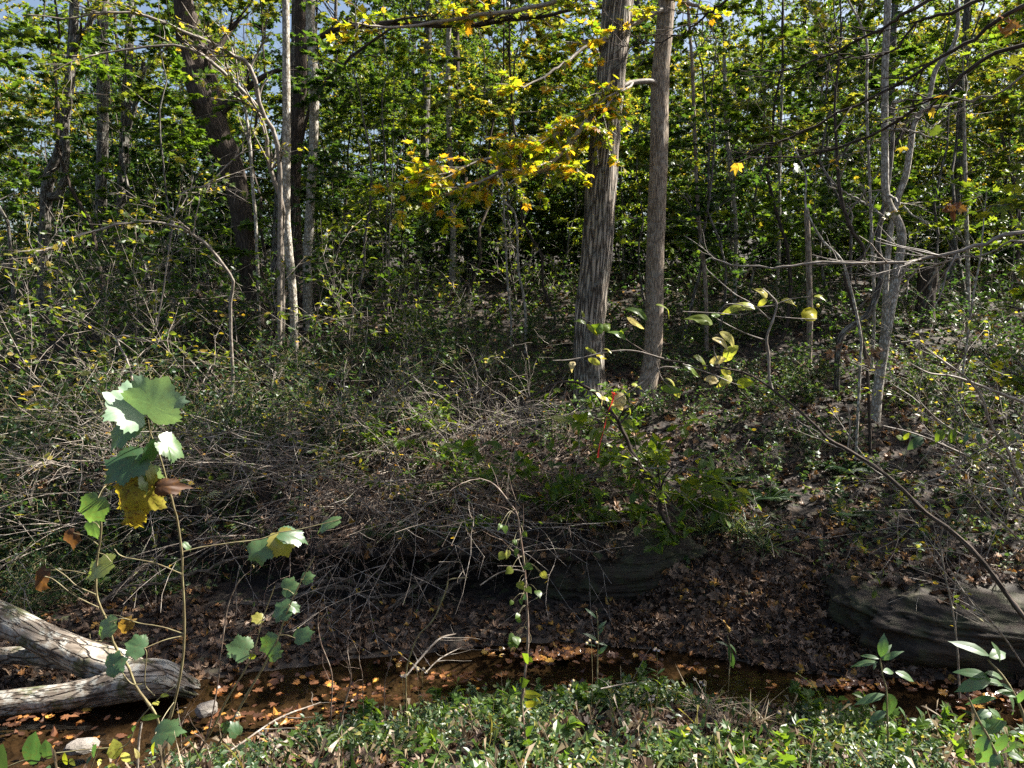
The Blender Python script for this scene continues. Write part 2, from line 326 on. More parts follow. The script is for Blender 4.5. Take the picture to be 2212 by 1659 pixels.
def rockmat(name, c1, c2, moss=.7, sc=3.):
    m, t, out = newmat(name); tc = N(t, "ShaderNodeTexCoord")
    mp = N(t, "ShaderNodeMapping"); mp.inputs['Scale'].default_value = (sc, sc, sc * 6); mp.inputs['Rotation'].default_value = (.1, .18, 0); t.links.new(tc.outputs['Object'], mp.inputs[0])
    n1 = N(t, "ShaderNodeTexNoise"); n1.inputs['Scale'].default_value = 1; n1.inputs['Detail'].default_value = 9; n1.inputs['Roughness'].default_value = .65; t.links.new(mp.outputs[0], n1.inputs['Vector'])
    rc = ramp(t, [(.35, c1), (.65, c2)]); t.links.new(n1.outputs[0], rc.inputs[0])
    n2 = N(t, "ShaderNodeTexNoise"); n2.inputs['Scale'].default_value = 5; n2.inputs['Detail'].default_value = 8; n2.inputs['Roughness'].default_value = .7; t.links.new(tc.outputs['Object'], n2.inputs['Vector'])
    rl = ramp(t, [(.47, 0.), (.6, moss)]); t.links.new(n2.outputs[0], rl.inputs[0])
    mx = N(t, "ShaderNodeMixRGB"); mx.inputs[2].default_value = (.05, .06, .018, 1); t.links.new(rl.outputs[0], mx.inputs[0]); t.links.new(rc.outputs[0], mx.inputs[1])
    p = N(t, "ShaderNodeBsdfPrincipled"); p.inputs['Roughness'].default_value = .75; t.links.new(mx.outputs[0], p.inputs['Base Color'])
    b = N(t, "ShaderNodeBump"); b.inputs['Strength'].default_value = .9; b.inputs['Distance'].default_value = .04; t.links.new(n1.outputs[0], b.inputs['Height'])
    n3 = N(t, "ShaderNodeTexNoise"); n3.inputs['Scale'].default_value = 70; n3.inputs['Detail'].default_value = 4; t.links.new(tc.outputs['Object'], n3.inputs['Vector'])
    b2 = N(t, "ShaderNodeBump"); b2.inputs['Strength'].default_value = .5; b2.inputs['Distance'].default_value = .008; t.links.new(n3.outputs[0], b2.inputs['Height']); t.links.new(b.outputs[0], b2.inputs['Normal'])
    t.links.new(b2.outputs[0], p.inputs['Normal']); t.links.new(p.outputs[0], out.inputs[0]); return m
def watermat():
    m, t, out = newmat('creek_water'); tc = N(t, "ShaderNodeTexCoord")
    n1 = N(t, "ShaderNodeTexNoise"); n1.inputs['Scale'].default_value = 7; n1.inputs['Detail'].default_value = 3
    mp = N(t, "ShaderNodeMapping"); mp.inputs['Scale'].default_value = (.6, 1.6, 1); t.links.new(tc.outputs['Object'], mp.inputs[0]); t.links.new(mp.outputs[0], n1.inputs['Vector'])
    b = N(t, "ShaderNodeBump"); b.inputs['Strength'].default_value = .15; b.inputs['Distance'].default_value = .02; t.links.new(n1.outputs[0], b.inputs['Height'])
    gl = N(t, "ShaderNodeBsdfGlossy"); gl.inputs['Roughness'].default_value = .04; t.links.new(b.outputs[0], gl.inputs['Normal'])
    tr = N(t, "ShaderNodeBsdfTransparent"); tr.inputs[0].default_value = (.55, .46, .34, 1)
    fr = N(t, "ShaderNodeFresnel"); fr.inputs[0].default_value = 1.33; t.links.new(b.outputs[0], fr.inputs['Normal'])
    mx = N(t, "ShaderNodeMixShader"); t.links.new(fr.outputs[0], mx.inputs[0]); t.links.new(tr.outputs[0], mx.inputs[1]); t.links.new(gl.outputs[0], mx.inputs[2]); t.links.new(mx.outputs[0], out.inputs[0]); return m
M['ground'] = groundmat(); M['water'] = watermat()
M['rock'] = rockmat('mossy_rock', (.018, .012, .007), (.06, .042, .026), .6); M['stone'] = rockmat('creek_stone', (.14, .12, .1), (.3, .27, .24), .15, 6.)

# ------------------------------------------------------------------ ground: one sheet with the creek cut, the undercut bank and the hill
XS = np.array([-400, -60, -8, -4, -2.6, -1.6, -.2, .8, 1.3, 2.0, 2.6, 3.4, 6, 60, 400.])
YN = np.interp(XS, [-8, -4, -2, 0, 1.2, 2, 3.2, 6], [3.3, 3.6, 4.75, 5.4, 5.45, 5.2, 4.8, 4.5])
YF = np.interp(XS, [-8, -4, -2, -.3, .8, 1.3, 2, 2.6, 3.4, 6], [5.3, 5.4, 5.85, 6.35, 6.35, 6.25, 5.95, 5.75, 5.7, 5.5])
YR = np.interp(XS, [-8, -4, -2, 0, .8, 1.3, 2, 2.6, 3.4, 6], [6.9, 7.0, 7.0, 6.9, 6.8, 6.4, 5.95, 5.75, 5.7, 5.5])
REC = np.interp(XS, [-4, -2.6, -1.6, .8, 1.3, 2.], [.15, .6, 1, 1, .4, 0])
def prof(i):
    yn, yf, r = YN[i], YF[i], REC[i]; x = XS[i]
    left = np.interp(x, [-8, -1], [1, 0])
    p = [(-400, 6), (-40, 1.2), (-6, .2), (0, 0.), (2.0, -.12), (3.0, -.34 - .1 * left), (yn - .9, -.86), (yn - .3, -1.1), (yn, -1.2), (yn + .35, -1.29), (yf - .35, -1.3), (yf, -1.19)]
    yf = YR[i]
    a = [(yf + .6, -1.08), (yf + .7, -.86), (yf + .22, -.72), (yf + .3, -.6)]; b = [(yf + .3, -1.06), (yf + .6, -.93), (yf + .9, -.8), (yf + 1.2, -.65)]
    p += [(a[k][0] * r + b[k][0] * (1 - r), a[k][1] * r + b[k][1] * (1 - r)) for k in range(4)]
    p += [(8.4, -.2), (10, .33), (13, 1.25), (16, 2.05), (20, 2.5), (30, 3.0), (60, 5.5), (150, 14), (500, 40)]
    return p
CP = np.array([prof(i) for i in range(len(XS))])          # station, control, (y,z)
gx = np.concatenate([[-400, -200, -100, -60, -40, -30, -22], np.arange(-18, -6, .4), np.arange(-6, 6, .05), np.arange(6, 18.1, .4), [22, 30, 40, 60, 100, 200, 400]])
sub = [1, 3, 6, 10, 18, 22, 16, 8, 8, 10, 8, 9, 7, 8, 6, 14, 22, 24, 20, 14, 14, 12, 8, 6]
cols = []
for i, x in enumerate(gx):
    ctl = np.array([[np.interp(x, XS, CP[:, k, c]) for c in (0, 1)] for k in range(CP.shape[1])])
    row = []
    E = np.vstack([2 * ctl[0] - ctl[1], ctl, 2 * ctl[-1] - ctl[-2]])
    for s in range(len(ctl) - 1):
        a, b, c, d = E[s], E[s + 1], E[s + 2], E[s + 3]
        for q in range(sub[s]):
            f = q / sub[s]
            cr = .5 * ((2 * b) + (-a + c) * f + (2 * a - 5 * b + 4 * c - d) * f * f + (-a + 3 * b - 3 * c + d) * f ** 3)
            if s < 4 or s > 17: cr = b + (c - b) * f
            row.append(cr)
    row.append(ctl[-1]); cols.append(row)
G = np.zeros((len(gx), len(cols[0]), 3)); G[:, :, 0] = gx[:, None]; G[:, :, 1:] = np.array(cols)
for i in range(G.shape[0]):
    for j in range(G.shape[1]):
        x, y, z = G[i, j]
        if abs(x) < 20 and -2 < y < 35:
            a = .02 if (-1.35 < z < -1.12) else .07
            v = Vector((x * .9, y * .9, z))
            dz = a * noise.fractal(v, 1., 2., 4) + (a * .35) * noise.noise(Vector((x * 6, y * 6, z * 6)))
            if y > 8.5: dz += .25 * noise.noise(Vector((x * .25, y * .25, 3)))
            G[i, j, 2] += dz
            G[i, j, 1] += a * .8 * noise.noise(Vector((x * 3, y * 3 + 9, z * 5)))
gn, gm = G.shape[:2]
ii, jj = np.meshgrid(np.arange(gn - 1), np.arange(gm - 1), indexing='ij'); q = ii * gm + jj
GF = np.stack([q, q + gm, q + gm + 1, q + 1], -1).reshape(-1, 4)
GV = G.reshape(-1, 3)
o = MB().add(GV, GF, smooth=True).build('ground', M['ground']); o['kind'] = 'structure'
bvh = BVHTree.FromPolygons([tuple(v) for v in GV], [tuple(int(a) for a in f) for f in GF])
def gz(x, y):
    h = bvh.ray_cast(Vector((x, y, 80)), Vector((0, 0, -1)))
    return h[0].z if h[0] else 0.
def gp(x, y, dz=0.): return np.array([x, y, gz(x, y) + dz])
gc = GV[GF]; GN = np.cross(gc[:, 2] - gc[:, 0], gc[:, 3] - gc[:, 1]); GA = np.linalg.norm(GN, axis=1) / 2; GN = norm(GN); GN[GN[:, 2] < 0] *= 1
GC = gc.mean(1)
def scatter(n, mask, wt=None, rg=None):
    g = rg or rng
    m = np.nonzero(mask)[0]; pr = GA[m] * (1 if wt is None else wt[m]); f = g.choice(m, n, p=pr / pr.sum())
    u, v = g.random(n)[:, None], g.random(n)[:, None]; c = gc[f]
    return (c[:, 0] * (1 - u) + c[:, 1] * u) * (1 - v) + (c[:, 3] * (1 - u) + c[:, 2] * u) * v, GN[f]
def fnoise(P, s, o=0.): return np.array([noise.fractal(Vector((p[0] * s + o, p[1] * s, p[2] * s)), 1., 2., 3) for p in P])
WL = -1.2
V = np.array([(-60, 2, WL), (60, 2, WL), (60, 9, WL), (-60, 9, WL)], float)
wx = np.arange(-30, 30.1, .5); Wv = np.array([(x, y, WL) for x in wx for y in (2.6, 4.2, 5.4, 6.4, 7.9)])
nq = np.array([(i * 5 + j, (i + 1) * 5 + j, (i + 1) * 5 + j + 1, i * 5 + j + 1) for i in range(len(wx) - 1) for j in range(4)])
o = MB().add(Wv, nq).build('creek_water', M['water']); o['kind'] = 'structure'

vis = (np.abs(GC[:, 0]) < .72 * GC[:, 1] + 1.2) & (GC[:, 1] > 1.8)
X_, Y_, Z_ = GC.T
# leaf litter (stuff)
def litter(name, n, mask, wt, size, tpl, mats, lift=.012, tilt=.55, wet=0., dz=None):
    P, Nn = scatter(n, mask, wt); Nn = Nn * np.sign(Nn[:, 2:3] + 1e-6)
    mb = MB(); a = rng.random(n) * 6.283
    d = np.stack([np.cos(a), np.sin(a), np.zeros(n)], 1)
    nr = norm(Nn + rng.normal(size=(n, 3)) * tilt); d = norm(d - (d * nr).sum(1, keepdims=True) * nr)
    if dz is not None: P[:, 2] = dz + rng.random(n) * .006
    else: P = P + Nn * lift * rng.uniform(.3, 1.6, n)[:, None]
    s = rng.uniform(size[0], size[1], n)
    put_leaves(mb, tpl, P - d * s[:, None] * .5, d, nr, s)
    return mb.build(name, mats)
far = (Y_ > 6.6) & (Z_ > -1.16)
wl = np.where((X_ > .9) & (X_ < 3.2) & (Y_ < 7.6), 2.6, 1.) * np.where((Y_ < 7.0), 2.2, 1.) * np.where(GN[:, 2] < .1, .15, 1.)
o = litter('leaf_litter', 18000, vis & ~((X_ > -2.9) & (X_ < 1.3) & (Y_ > 7.15) & (Z_ < -.76)) & (Z_ > -1.2) & (Y_ > 5.3) & (Y_ < 11.5) & (np.abs(X_) < 9), wl, (.05, .1), L_DRY, M['brown'])
tag(o, 'dry brown fallen leaves thickly covering the far bank above the creek', 'fallen leaves', kind='stuff')
o = litter('leaf_litter', 6500, vis & (Y_ < 5.7) & (Z_ > -1.22), None, (.045, .095), L_DRY, M['brown'])
tag(o, 'brown fallen leaves among the green plants of the near bank', 'fallen leaves', kind='stuff')
o = litter('leaf_litter', 16000, vis & (Y_ > 11.) & (Y_ < 24), None, (.07, .13), L_DIA, M['brown'], tilt=.8)
tag(o, 'brown fallen leaves covering the upper slope below the woods', 'fallen leaves', kind='stuff')
o = litter('floating_leaves', 1000, vis & (Z_ < -1.205) & (Y_ < 7.2) & (Y_ > 3.5), np.exp(np.array([4.5 * noise.noise(Vector((p[0] * 1.3, p[1] * 4, 0))) for p in GC])), (.035, .085), L_MAPLE + L_SM + L_OVAL + L_DRY[5:], M['wetleaf'], tilt=.08, dz=WL + .003)
tag(o, 'wet red orange and yellow leaves floating on the brown creek', 'fallen leaves', kind='stuff')

# ------------------------------------------------------------------ trees
def trunk_path(mb, pts, rad, k=40, sides=16, rough=.05, mat=0, fl=0., knots=True):
    """one trunk or limb along pts with radii rad: bark lumps, root flare fl"""
    P = spline(pts, k); Rr = np.interp(np.linspace(0, 1, k), np.linspace(0, 1, len(rad)), rad)
    V, F, bc = tubes(P[None], Rr[None], sides)
    C = np.repeat(P, sides, axis=0); d = V - C
    nn = np.array([noise.fractal(Vector((a[0] * 9, a[1] * 9, a[2] * 3)), 1., 2., 3) for a in bc])
    n2 = np.array([noise.noise(Vector((a[0] * 3, a[1] * 3, a[2] * .8 + 5))) for a in bc])
    sc = 1 + rough * nn + rough * 1.3 * n2
    if fl:
        h = np.repeat(np.linalg.norm(P - P[0], axis=1), sides); a = np.arctan2(bc[:, 1], bc[:, 0])
        sc = sc + fl * np.exp(-h / .22) * (1 + .5 * np.sin(a * 5 + 1))
    V = C + d * sc[:, None]
    mb.add(V, F, bc=bc, mat=mat, smooth=True)
    return P[None], Rr[None]

def cat_(A, B): return np.concatenate([A[0], B[0]]), np.concatenate([A[1], B[1]])

# --- prototypes of the far woods: trunk + crown, parts of an Empty
def young_tree(name, seed, H, r, z0, spread, nleaf, mat, bark, tpl=L_DIA, size=(.06, .11), nb=34, lean=.22, layers=True):
    g = np.random.default_rng(seed); n = 14
    P = np.zeros((1, n, 3)); P[0, :, 2] = np.linspace(-.3, H, n)
    P[0, :, :2] = np.cumsum(g.normal(size=(n, 2)) * lean * H / n, axis=0); P[0, :, :2] -= P[0, 1, :2]
    Rr = np.linspace(r, r * .25, n)[None]
    root = thing(name, 'x', 'tree', (0, 0, 0))
    mt = MB(); V, F, bc = tubes(P, Rr, 9); mt.add(V, F, bc=bc, smooth=True)
    B = grow(P, Rr, nb, t=((z0 + .3) / (H + .3), .98), L=(spread * .5, spread), ang=(55, 95), k=6, wig=.1, trop=(0, 0, .03), rr=.35, rg=g, lt=.45)
    T = grow(*B, nb * 3, t=(.2, 1), L=(spread * .2, spread * .45), ang=(30, 70), k=4, wig=.12, trop=(0, 0, -.02), rr=.6, flat=.8, rg=g)
    V, F, bc = tubes(*B, 4); mt.add(V, F, bc=bc); 
    o = mt.build('trunk', M[bark], root)
    mc = MB(); V, F, bc = tubes(T[0], T[1] + .0015, 3); mc.add(V, F, bc=bc, mat=1)
    leaves_on(mc, T[0], nleaf, tpl, (size[0] * .8, size[1] * 1.1), t=(.05, 1.), up=.92, spread=1., trop=(0, 0, -.05), rg=g)
    mc.build('crown', [M[mat], M['twig']], root)
    return root
def tall_tree(name, seed, H, r, z0, spread, nleaf, mat, bark, size=(.09, .15), lean=.03, ntw=75, tt=.25, tl=.2):
    g = np.random.default_rng(seed); n = 20
    P = np.zeros((1, n, 3)); P[0, :, 2] = np.linspace(-.4, H, n)
    P[0, :, :2] = np.cumsum(g.normal(size=(n, 2)) * lean * H / n, axis=0); P[0, :, :2] -= P[0, 1, :2]
    Rr = np.linspace(r, r * .22, n)[None]; Rr[0, 0] *= 1.4
    root = thing(name, 'x', 'tree', (0, 0, 0))
    mt = MB(); V, F, bc = tubes(P, Rr, 12); mt.add(V, F, bc=bc, smooth=True)
    B = grow(P, Rr, 22, t=(z0 / H, .98), L=(spread * .6, spread), ang=(40, 75), k=7, wig=.12, trop=(0, 0, .05), rr=.4, rg=g, lt=.3)
    V, F, bc = tubes(*B, 5); mt.add(V, F, bc=bc, smooth=True)
    mt.build('trunk', M[bark], root)
    T = grow(*B, ntw, t=(tt, 1), L=(spread * tl, spread * tl * 2), ang=(30, 70), k=5, wig=.15, rr=.6, flat=.5, rg=g)
    mc = MB(); V, F, bc = tubes(T[0], T[1] + .003, 3); mc.add(V, F, bc=bc, mat=1)
    leaves_on(mc, T[0], nleaf, L_DIA, size, t=(.1, 1.), up=.55, spread=1., rg=g)
    mc.build('crown', [M[mat], M['twig']], root)
    return root
FIRST = set()
def place(proto, loc, rz=0, sc=1., label='', group=None, tilt=(0, 0)):
    if proto.name not in FIRST:
        FIRST.add(proto.name); proto.location = loc; proto.rotation_euler = (tilt[0], tilt[1], rz); proto.scale = (sc,) * 3
        proto['label'] = label
        if group: proto['group'] = group
        return proto
    return dup(proto, loc, rz, sc, label, tilt, group)
YT = [young_tree('young_tree', 11, 7.0, .024, .7, 2.3, 8000, 'green', 'grey', nb=44),
      young_tree('young_tree', 12, 6.0, .02, .4, 2.0, 6500, 'olive', 'darkbark', nb=40),
      young_tree('young_tree', 13, 8.5, .03, 1.2, 2.7, 10000, 'green', 'darkbark', nb=50),
      young_tree('young_tree', 14, 5.0, .018, .2, 1.8, 5200, 'dark', 'grey', nb=36),
      young_tree('young_tree', 15, 7.5, .026, .8, 2.4, 8500, 'lime', 'grey', tpl=L_DIA, size=(.07, .12), nb=44),
      young_tree('young_tree', 20, 6.5, .022, .8, 2.2, 6000, 'mix', 'grey', nb=36),
      young_tree('young_tree', 16, 2.6, .016, .05, 1.4, 2600, 'dark', 'twig', nb=26)]
TT = [tall_tree('forest_tree', 21, 17, .17, 6.5, 4.5, 8000, 'olive', 'grey'),
      tall_tree('forest_tree', 22, 15, .13, 5, 4.0, 7500, 'green', 'darkbark'),
      tall_tree('forest_tree', 23, 19, .2, 8, 5., 8500, 'mix', 'grey'),
      tall_tree('forest_tree', 24, 14, .1, 5, 3.4, 6000, 'olive', 'darkbark')]
g = np.random.default_rng(5)
LY = ['slender young tree with layered green leaves in the dense woods behind the creek bank',
      'slender young tree with olive leaves in the dense woods behind the creek bank',
      'tall slender young tree with green leaves in the dense woods behind the creek bank',
      'small dark green young tree in the dense woods behind the creek bank',
      'slender young tree with bright lime leaves in the dense woods behind the creek bank',
      'slender young tree with yellowing leaves in the dense woods behind the creek bank',
      'low shade sapling with dark green leaves on the ridge in the woods']
LT = ['tall forest tree with olive crown and grey trunk deep in the woods',
      'forest tree with green crown and dark trunk deep in the woods',
      'tallest kind of forest tree with yellowing crown and grey trunk deep in the woods',
      'thin forest tree with olive crown and dark trunk deep in the woods']
# understory in depth bands; x spans the view at that depth
def band(y0, y1, n, kinds, protos, labels, group, sc=(.8, 1.2), avoid=None, side=1.0, xr=None):
    for q in range(n):
        y = g.uniform(y0, y1); hw = .70 * y * side + 1
        x = -hw + 2 * hw * (q + g.uniform(0, 1)) / n if xr is None else g.uniform(*xr)
        if avoid and avoid(x, y): continue
        k = kinds[int(g.integers(0, len(kinds)))]
        place(protos[k], gp(x, y), g.uniform(0, 6.28), g.uniform(*sc), labels[k], group, tilt=(g.normal() * .03, g.normal() * .03))
G1 = 'young trees in the woods behind the bank'; G2 = 'forest trees deep in the woods'
sky_gap = lambda x, y: ((-.75 < x / y < -.52) or (-.36 < x / y < -.26)) and g.random() < .8
band(15.5, 18, 16, [0, 1, 3, 4, 6, 6], YT, LY, G1, (.7, 1.0), sky_gap)
band(17, 22, 34, [0, 1, 2, 3, 1, 5, 6], YT, LY, G1, (.75, 1.1), sky_gap)
band(22, 28, 40, [0, 1, 2, 5, 1], YT, LY, G1, (.9, 1.3), sky_gap)
band(28, 42, 44, [0, 2, 5, 4, 1, 5], YT, LY, G1, (1.1, 1.7), sky_gap)
band(16.5, 30, 64, [6, 6, 3], YT, LY, G1, (.9, 1.5))
band(18, 21, 1, [1, 3], TT, LT, G2, (.7, .9), sky_gap)
band(24, 31, 5, [0, 1, 3], TT, LT, G2, (.75, 1.05), sky_gap)
band(32, 48, 10, [0, 1, 2, 3], TT, LT, G2, (.95, 1.2), sky_gap)
band(50, 80, 9, [0, 1, 2], TT, LT, G2, (1.1, 1.4))
band(42, 60, 16, [2, 5], YT, LY, G1, (1.6, 2.2), sky_gap)
# thin bare stems standing between them
def bare_stem(seed, H, r, bark, curve=.05, nb=10):
    g = np.random.default_rng(seed); n = 14
    P = np.zeros((1, n, 3)); P[0, :, 2] = np.linspace(-.2, H, n); P[0, :, :2] = np.cumsum(np.cumsum(g.normal(size=(n, 2)), axis=0) * curve * H / n / 3, axis=0)
    Rr = np.linspace(r, r * .35, n)[None]; mb = MB()
    B = grow(P, Rr, nb, t=(.3, 1), L=(.4, 1.3), ang=(25, 60), k=6, wig=.14, rr=.5, rg=g); T = grow(*B, nb * 3, L=(.2, .5), k=4, rr=.6, rg=g)
    V, F, bc = tubes(P, Rr, 8); mb.add(V, F, bc=bc, smooth=True)
    for q in (B, T): V, F, bc = tubes(q[0], q[1] + .001, 4); mb.add(V, F, bc=bc)
    root = mb.build('thin_sapling', M[bark]); tag(root, 'x', 'sapling')
    return root
BS = [bare_stem(31, 6, .016, 'twig'), bare_stem(32, 7, .02, 'grey'), bare_stem(33, 5, .013, 'twig', .09), bare_stem(34, 8, .022, 'darkbark')]
band(14, 23, 30, [0, 1, 2, 3], BS, ['thin pale bare sapling standing among the shrubs on the ridge', 'thin grey bare sapling standing on the ridge', 'thin crooked pale sapling standing on the ridge', 'thin dark bare sapling standing on the ridge'], 'thin bare saplings on the ridge', (.7, 1.2))

# nearer young maples whose flat layered sprays hide part of the trunks
MS = [young_tree('maple_sapling', 17, 6.2, .03, 1.6, 2.0, 1500, 'green', 'grey', tpl=L_SM, size=(.08, .125), nb=26),
      young_tree('maple_sapling', 18, 7.5, .035, 2.4, 2.3, 1700, 'olive', 'darkbark', tpl=L_SM, size=(.08, .13), nb=26),
      young_tree('maple_sapling', 19, 5.2, .025, 1.0, 1.8, 1300, 'lime', 'grey', tpl=L_SM, size=(.08, .12), nb=22)]
LM = ['young maple with flat layered green sprays in front of the woods', 'young maple with flat layered olive sprays high above the shrubs', 'small young maple with bright yellow-green sprays in front of the woods']
for px, y, k, sc in ((60, 12.2, 0, 1.1), (230, 13.5, 1, 1.1), (400, 12.4, 2, 1.), (120, 15, 2, 1.3), (330, 15, 0, 1.2), (560, 14.5, 1, 1.), (760, 13, 0, .9), (860, 15, 2, 1.1), (1010, 14.5, 1, 1.), (1120, 16, 0, 1.1), (1200, 13.2, 1, .9),
                     (1480, 12.6, 0, 1.), (1600, 13.4, 2, 1.1), (1560, 11.6, 0, .8), (1700, 12.4, 1, 1.), (1790, 14, 2, 1.2), (1850, 12.2, 0, 1.), (1980, 12.6, 2, 1.1), (2080, 14.4, 0, 1.2), (2180, 15.4, 1, 1.2), (1400, 14, 2, 1.)):
    x_ = (px - 1106) / FPX * y; place(MS[k], gp(x_, y), g.uniform(0, 6.28), sc, LM[k], 'young maples in front of the woods')
# --- added shade canopy: tall trees, mostly outside the picture, placed where their shade falls
sun_h = lambda p, h: p + SUN * ((h - p[2]) / SUN[2])
CT = [tall_tree('added_shade_tree', 41, 15, .18, 9, 4.0, 15000, 'olive', 'grey', size=(.12, .18), ntw=46, tt=.3, tl=.17), tall_tree('added_shade_tree', 42, 13, .15, 7.5, 3.4, 14000, 'green', 'grey', size=(.12, .18), ntw=40, tt=.3, tl=.17)]
# (ground spot to shade, crown width scale, crown height)
shade = [((2.4, 7.0), .6, 11), ((1.0, 7.0), .55, 11), ((4.2, 6.9), .6, 11), ((-.5, 7.0), .5, 13), ((2.4, 11.6), .7, 12), ((.6, 12.6), .6, 12), ((4.6, 12.8), .7, 12), ((-4.6, 13.2), .6, 14), ((6.4, 10.5), .5, 12), ((-2.4, 13), .6, 13), ((-.7, 8.0), .5, 13), ((5.2, 7.8), .5, 11), ((3.8, 6.0), .45, 11), ((5.0, 6.0), .4, 11), ((-1.8, 7.0), .4, 14), ((.3, 7.6), .4, 12)]
for i, ((x, y), s, hc) in enumerate(shade):
    b = np.array([x, y, gz(x, y)]); c = sun_h(b, b[2] + hc); k = i % 2; hs = hc / (12, 10.2)[k]
    o = place(CT[k], np.array([c[0], c[1], gz(c[0], c[1])]), g.uniform(0, 6.28), 1., 'tall tree with high leafy crown added right of the creek to cast shade', 'added shade trees beside the creek')
    o.scale = (s, s, hs)

# ------------------------------------------------------------------ trees one can tell apart (photo crops: 9 tiles of 2212x1659 / 3)
OFF = {k: (737.33 * ((k - 1) % 3), 553. * ((k - 1) // 3)) for k in range(1, 10)}
def C(k, *pts): return [(OFF[k][0] + p[0] / 3, OFF[k][1] + p[1] / 3) + tuple(p[2:]) for p in pts]
def line3(pts, y0, y1=None):
    """pixel points -> world points; depth runs from y0 to y1 unless given per point"""
    n = len(pts); y1 = y0 if y1 is None else y1
    return np.array([at(p[0], p[1], p[2] if len(p) > 2 else y0 + (y1 - y0) * i / max(1, n - 1)) for i, p in enumerate(pts)])
def wr(px, y): return px * .5 * y / FPX

def big_tree(name, label, cat, pts, y, wpx, mat, group=None, k=60, sides=28, rough=.08, fl=.35, up=6., **kw):
    """pts from the ground up, in pixels; the trunk goes on above the picture by `up` metres"""
    P = line3(pts, y) if np.isscalar(y) else line3(pts, *y)
    base = gp(P[0][0], P[0][1], -.12)
    P = list(P); P[0] = base if abs(base[2] - P[0][2]) < .5 else P[0]
    if base[2] < P[0][2] - .1: P.insert(0, base)
    w = list(wpx); w = [w[0]] * (len(P) - len(w)) + w
    yy = y if np.isscalar(y) else y[0]
    if up:
        d = P[-1] - P[-2]; d = d / np.linalg.norm(d); P.append(P[-1] + d * up); w.append(w[-1] * .55)
    root = thing(name, label, cat, base + np.array([0, 0, .12]), group)
    mb = MB(); ln = np.concatenate([[0], np.cumsum(np.linalg.norm(np.diff(np.array(P), axis=0), axis=1))]); kk = k
    # resample radii by spline parameter (uniform in control index)
    t = trunk_path(mb, P, [wr(a, yy) for a in w], kk, sides, rough, fl=fl)
    mb.build('trunk', M[mat], root, loc=root.location)
    return root, t
def limbs_on(root, par, n, mat, name='branches', tw=3, leaf=None, rg=None, t=(.5, 1), L=(1., 2.), ang=(40, 75), nleaf=400, size=(.06, .1), tpl=None, flat=.4, rr=.35, trop=(0, 0, .03), Lt=(.3, .7)):
    g_ = rg or rng; B = grow(*par, n, t=t, L=L, ang=ang, k=8, wig=.12, rr=rr, rg=g_, trop=trop)
    T = grow(*B, n * tw, t=(.2, 1), L=Lt, ang=(30, 65), k=5, wig=.12, rr=.6, flat=flat, rg=g_)
    mb = MB(); V, F, bc = tubes(*B, 6); mb.add(V, F, bc=bc, smooth=True); V, F, bc = tubes(T[0], T[1] + .001, 4); mb.add(V, F, bc=bc)
    if leaf:
        mb2 = MB(); leaves_on(mb2, T[0], nleaf, tpl or L_SM, size, rg=g_); 
        mb.build(name, M[mat], root, loc=root.location); mb2.build('foliage', M[leaf], root, loc=root.location)
    else: mb.build(name, M[mat], root, loc=root.location)
    return B, T
def limb(root, pts, y0, y1, w, mat, n=14, L=(.2, .7), leaf=None, nleaf=0, size=(.06, .1), tpl=None, name='limb', k=26, flat=.8, sub=2, rough=.04, ang=(25, 60), n2=3, trop=(0, 0, 0), up=.7, fname='foliage', seed=1, t=(.1, 1)):
    g_ = np.random.default_rng(seed); P = spline(line3(pts, y0, y1), k)[None]; P[0, 1:-1] += g_.normal(size=(k - 2, 3)) * .008
    ww = np.interp(np.linspace(0, 1, k), np.linspace(0, 1, len(w)), [wr(a, y0) for a in w])[None]
    mb = MB(); V, F, bc = tubes(P, ww, 8); mb.add(V, F, bc=bc, smooth=True)
    allp = P
    if n:
        B = grow(P, ww, n, t=t, L=L, ang=ang, k=6, wig=.14, rr=.55, flat=flat, rg=g_, trop=trop, lt=.3); V, F, bc = tubes(B[0], B[1] + .0008, 5); mb.add(V, F, bc=bc, smooth=True)
        T = grow(*B, n * n2, t=(.15, 1), L=(L[0] * .5, L[1] * .5), ang=(25, 60), k=5, wig=.14, rr=.6, flat=flat, rg=g_, trop=trop); V, F, bc = tubes(T[0], T[1] + .0006, 4); mb.add(V, F, bc=bc)
        leafP = np.concatenate([resamp(B[0], 5), T[0]])
    else: leafP = resamp(P, 5)
    o = mb.build(name, M[mat], root, loc=root.location if root else None)
    if leaf:
        m2 = MB(); leaves_on(m2, leafP, nleaf, tpl or L_SM, size, rg=g_, up=up); f = m2.build(fname, M[leaf], root, loc=root.location)
    return o, P, ww
def resamp(P, k):
    i = np.linspace(0, P.shape[1] - 1, k).round().astype(int); return P[:, i]

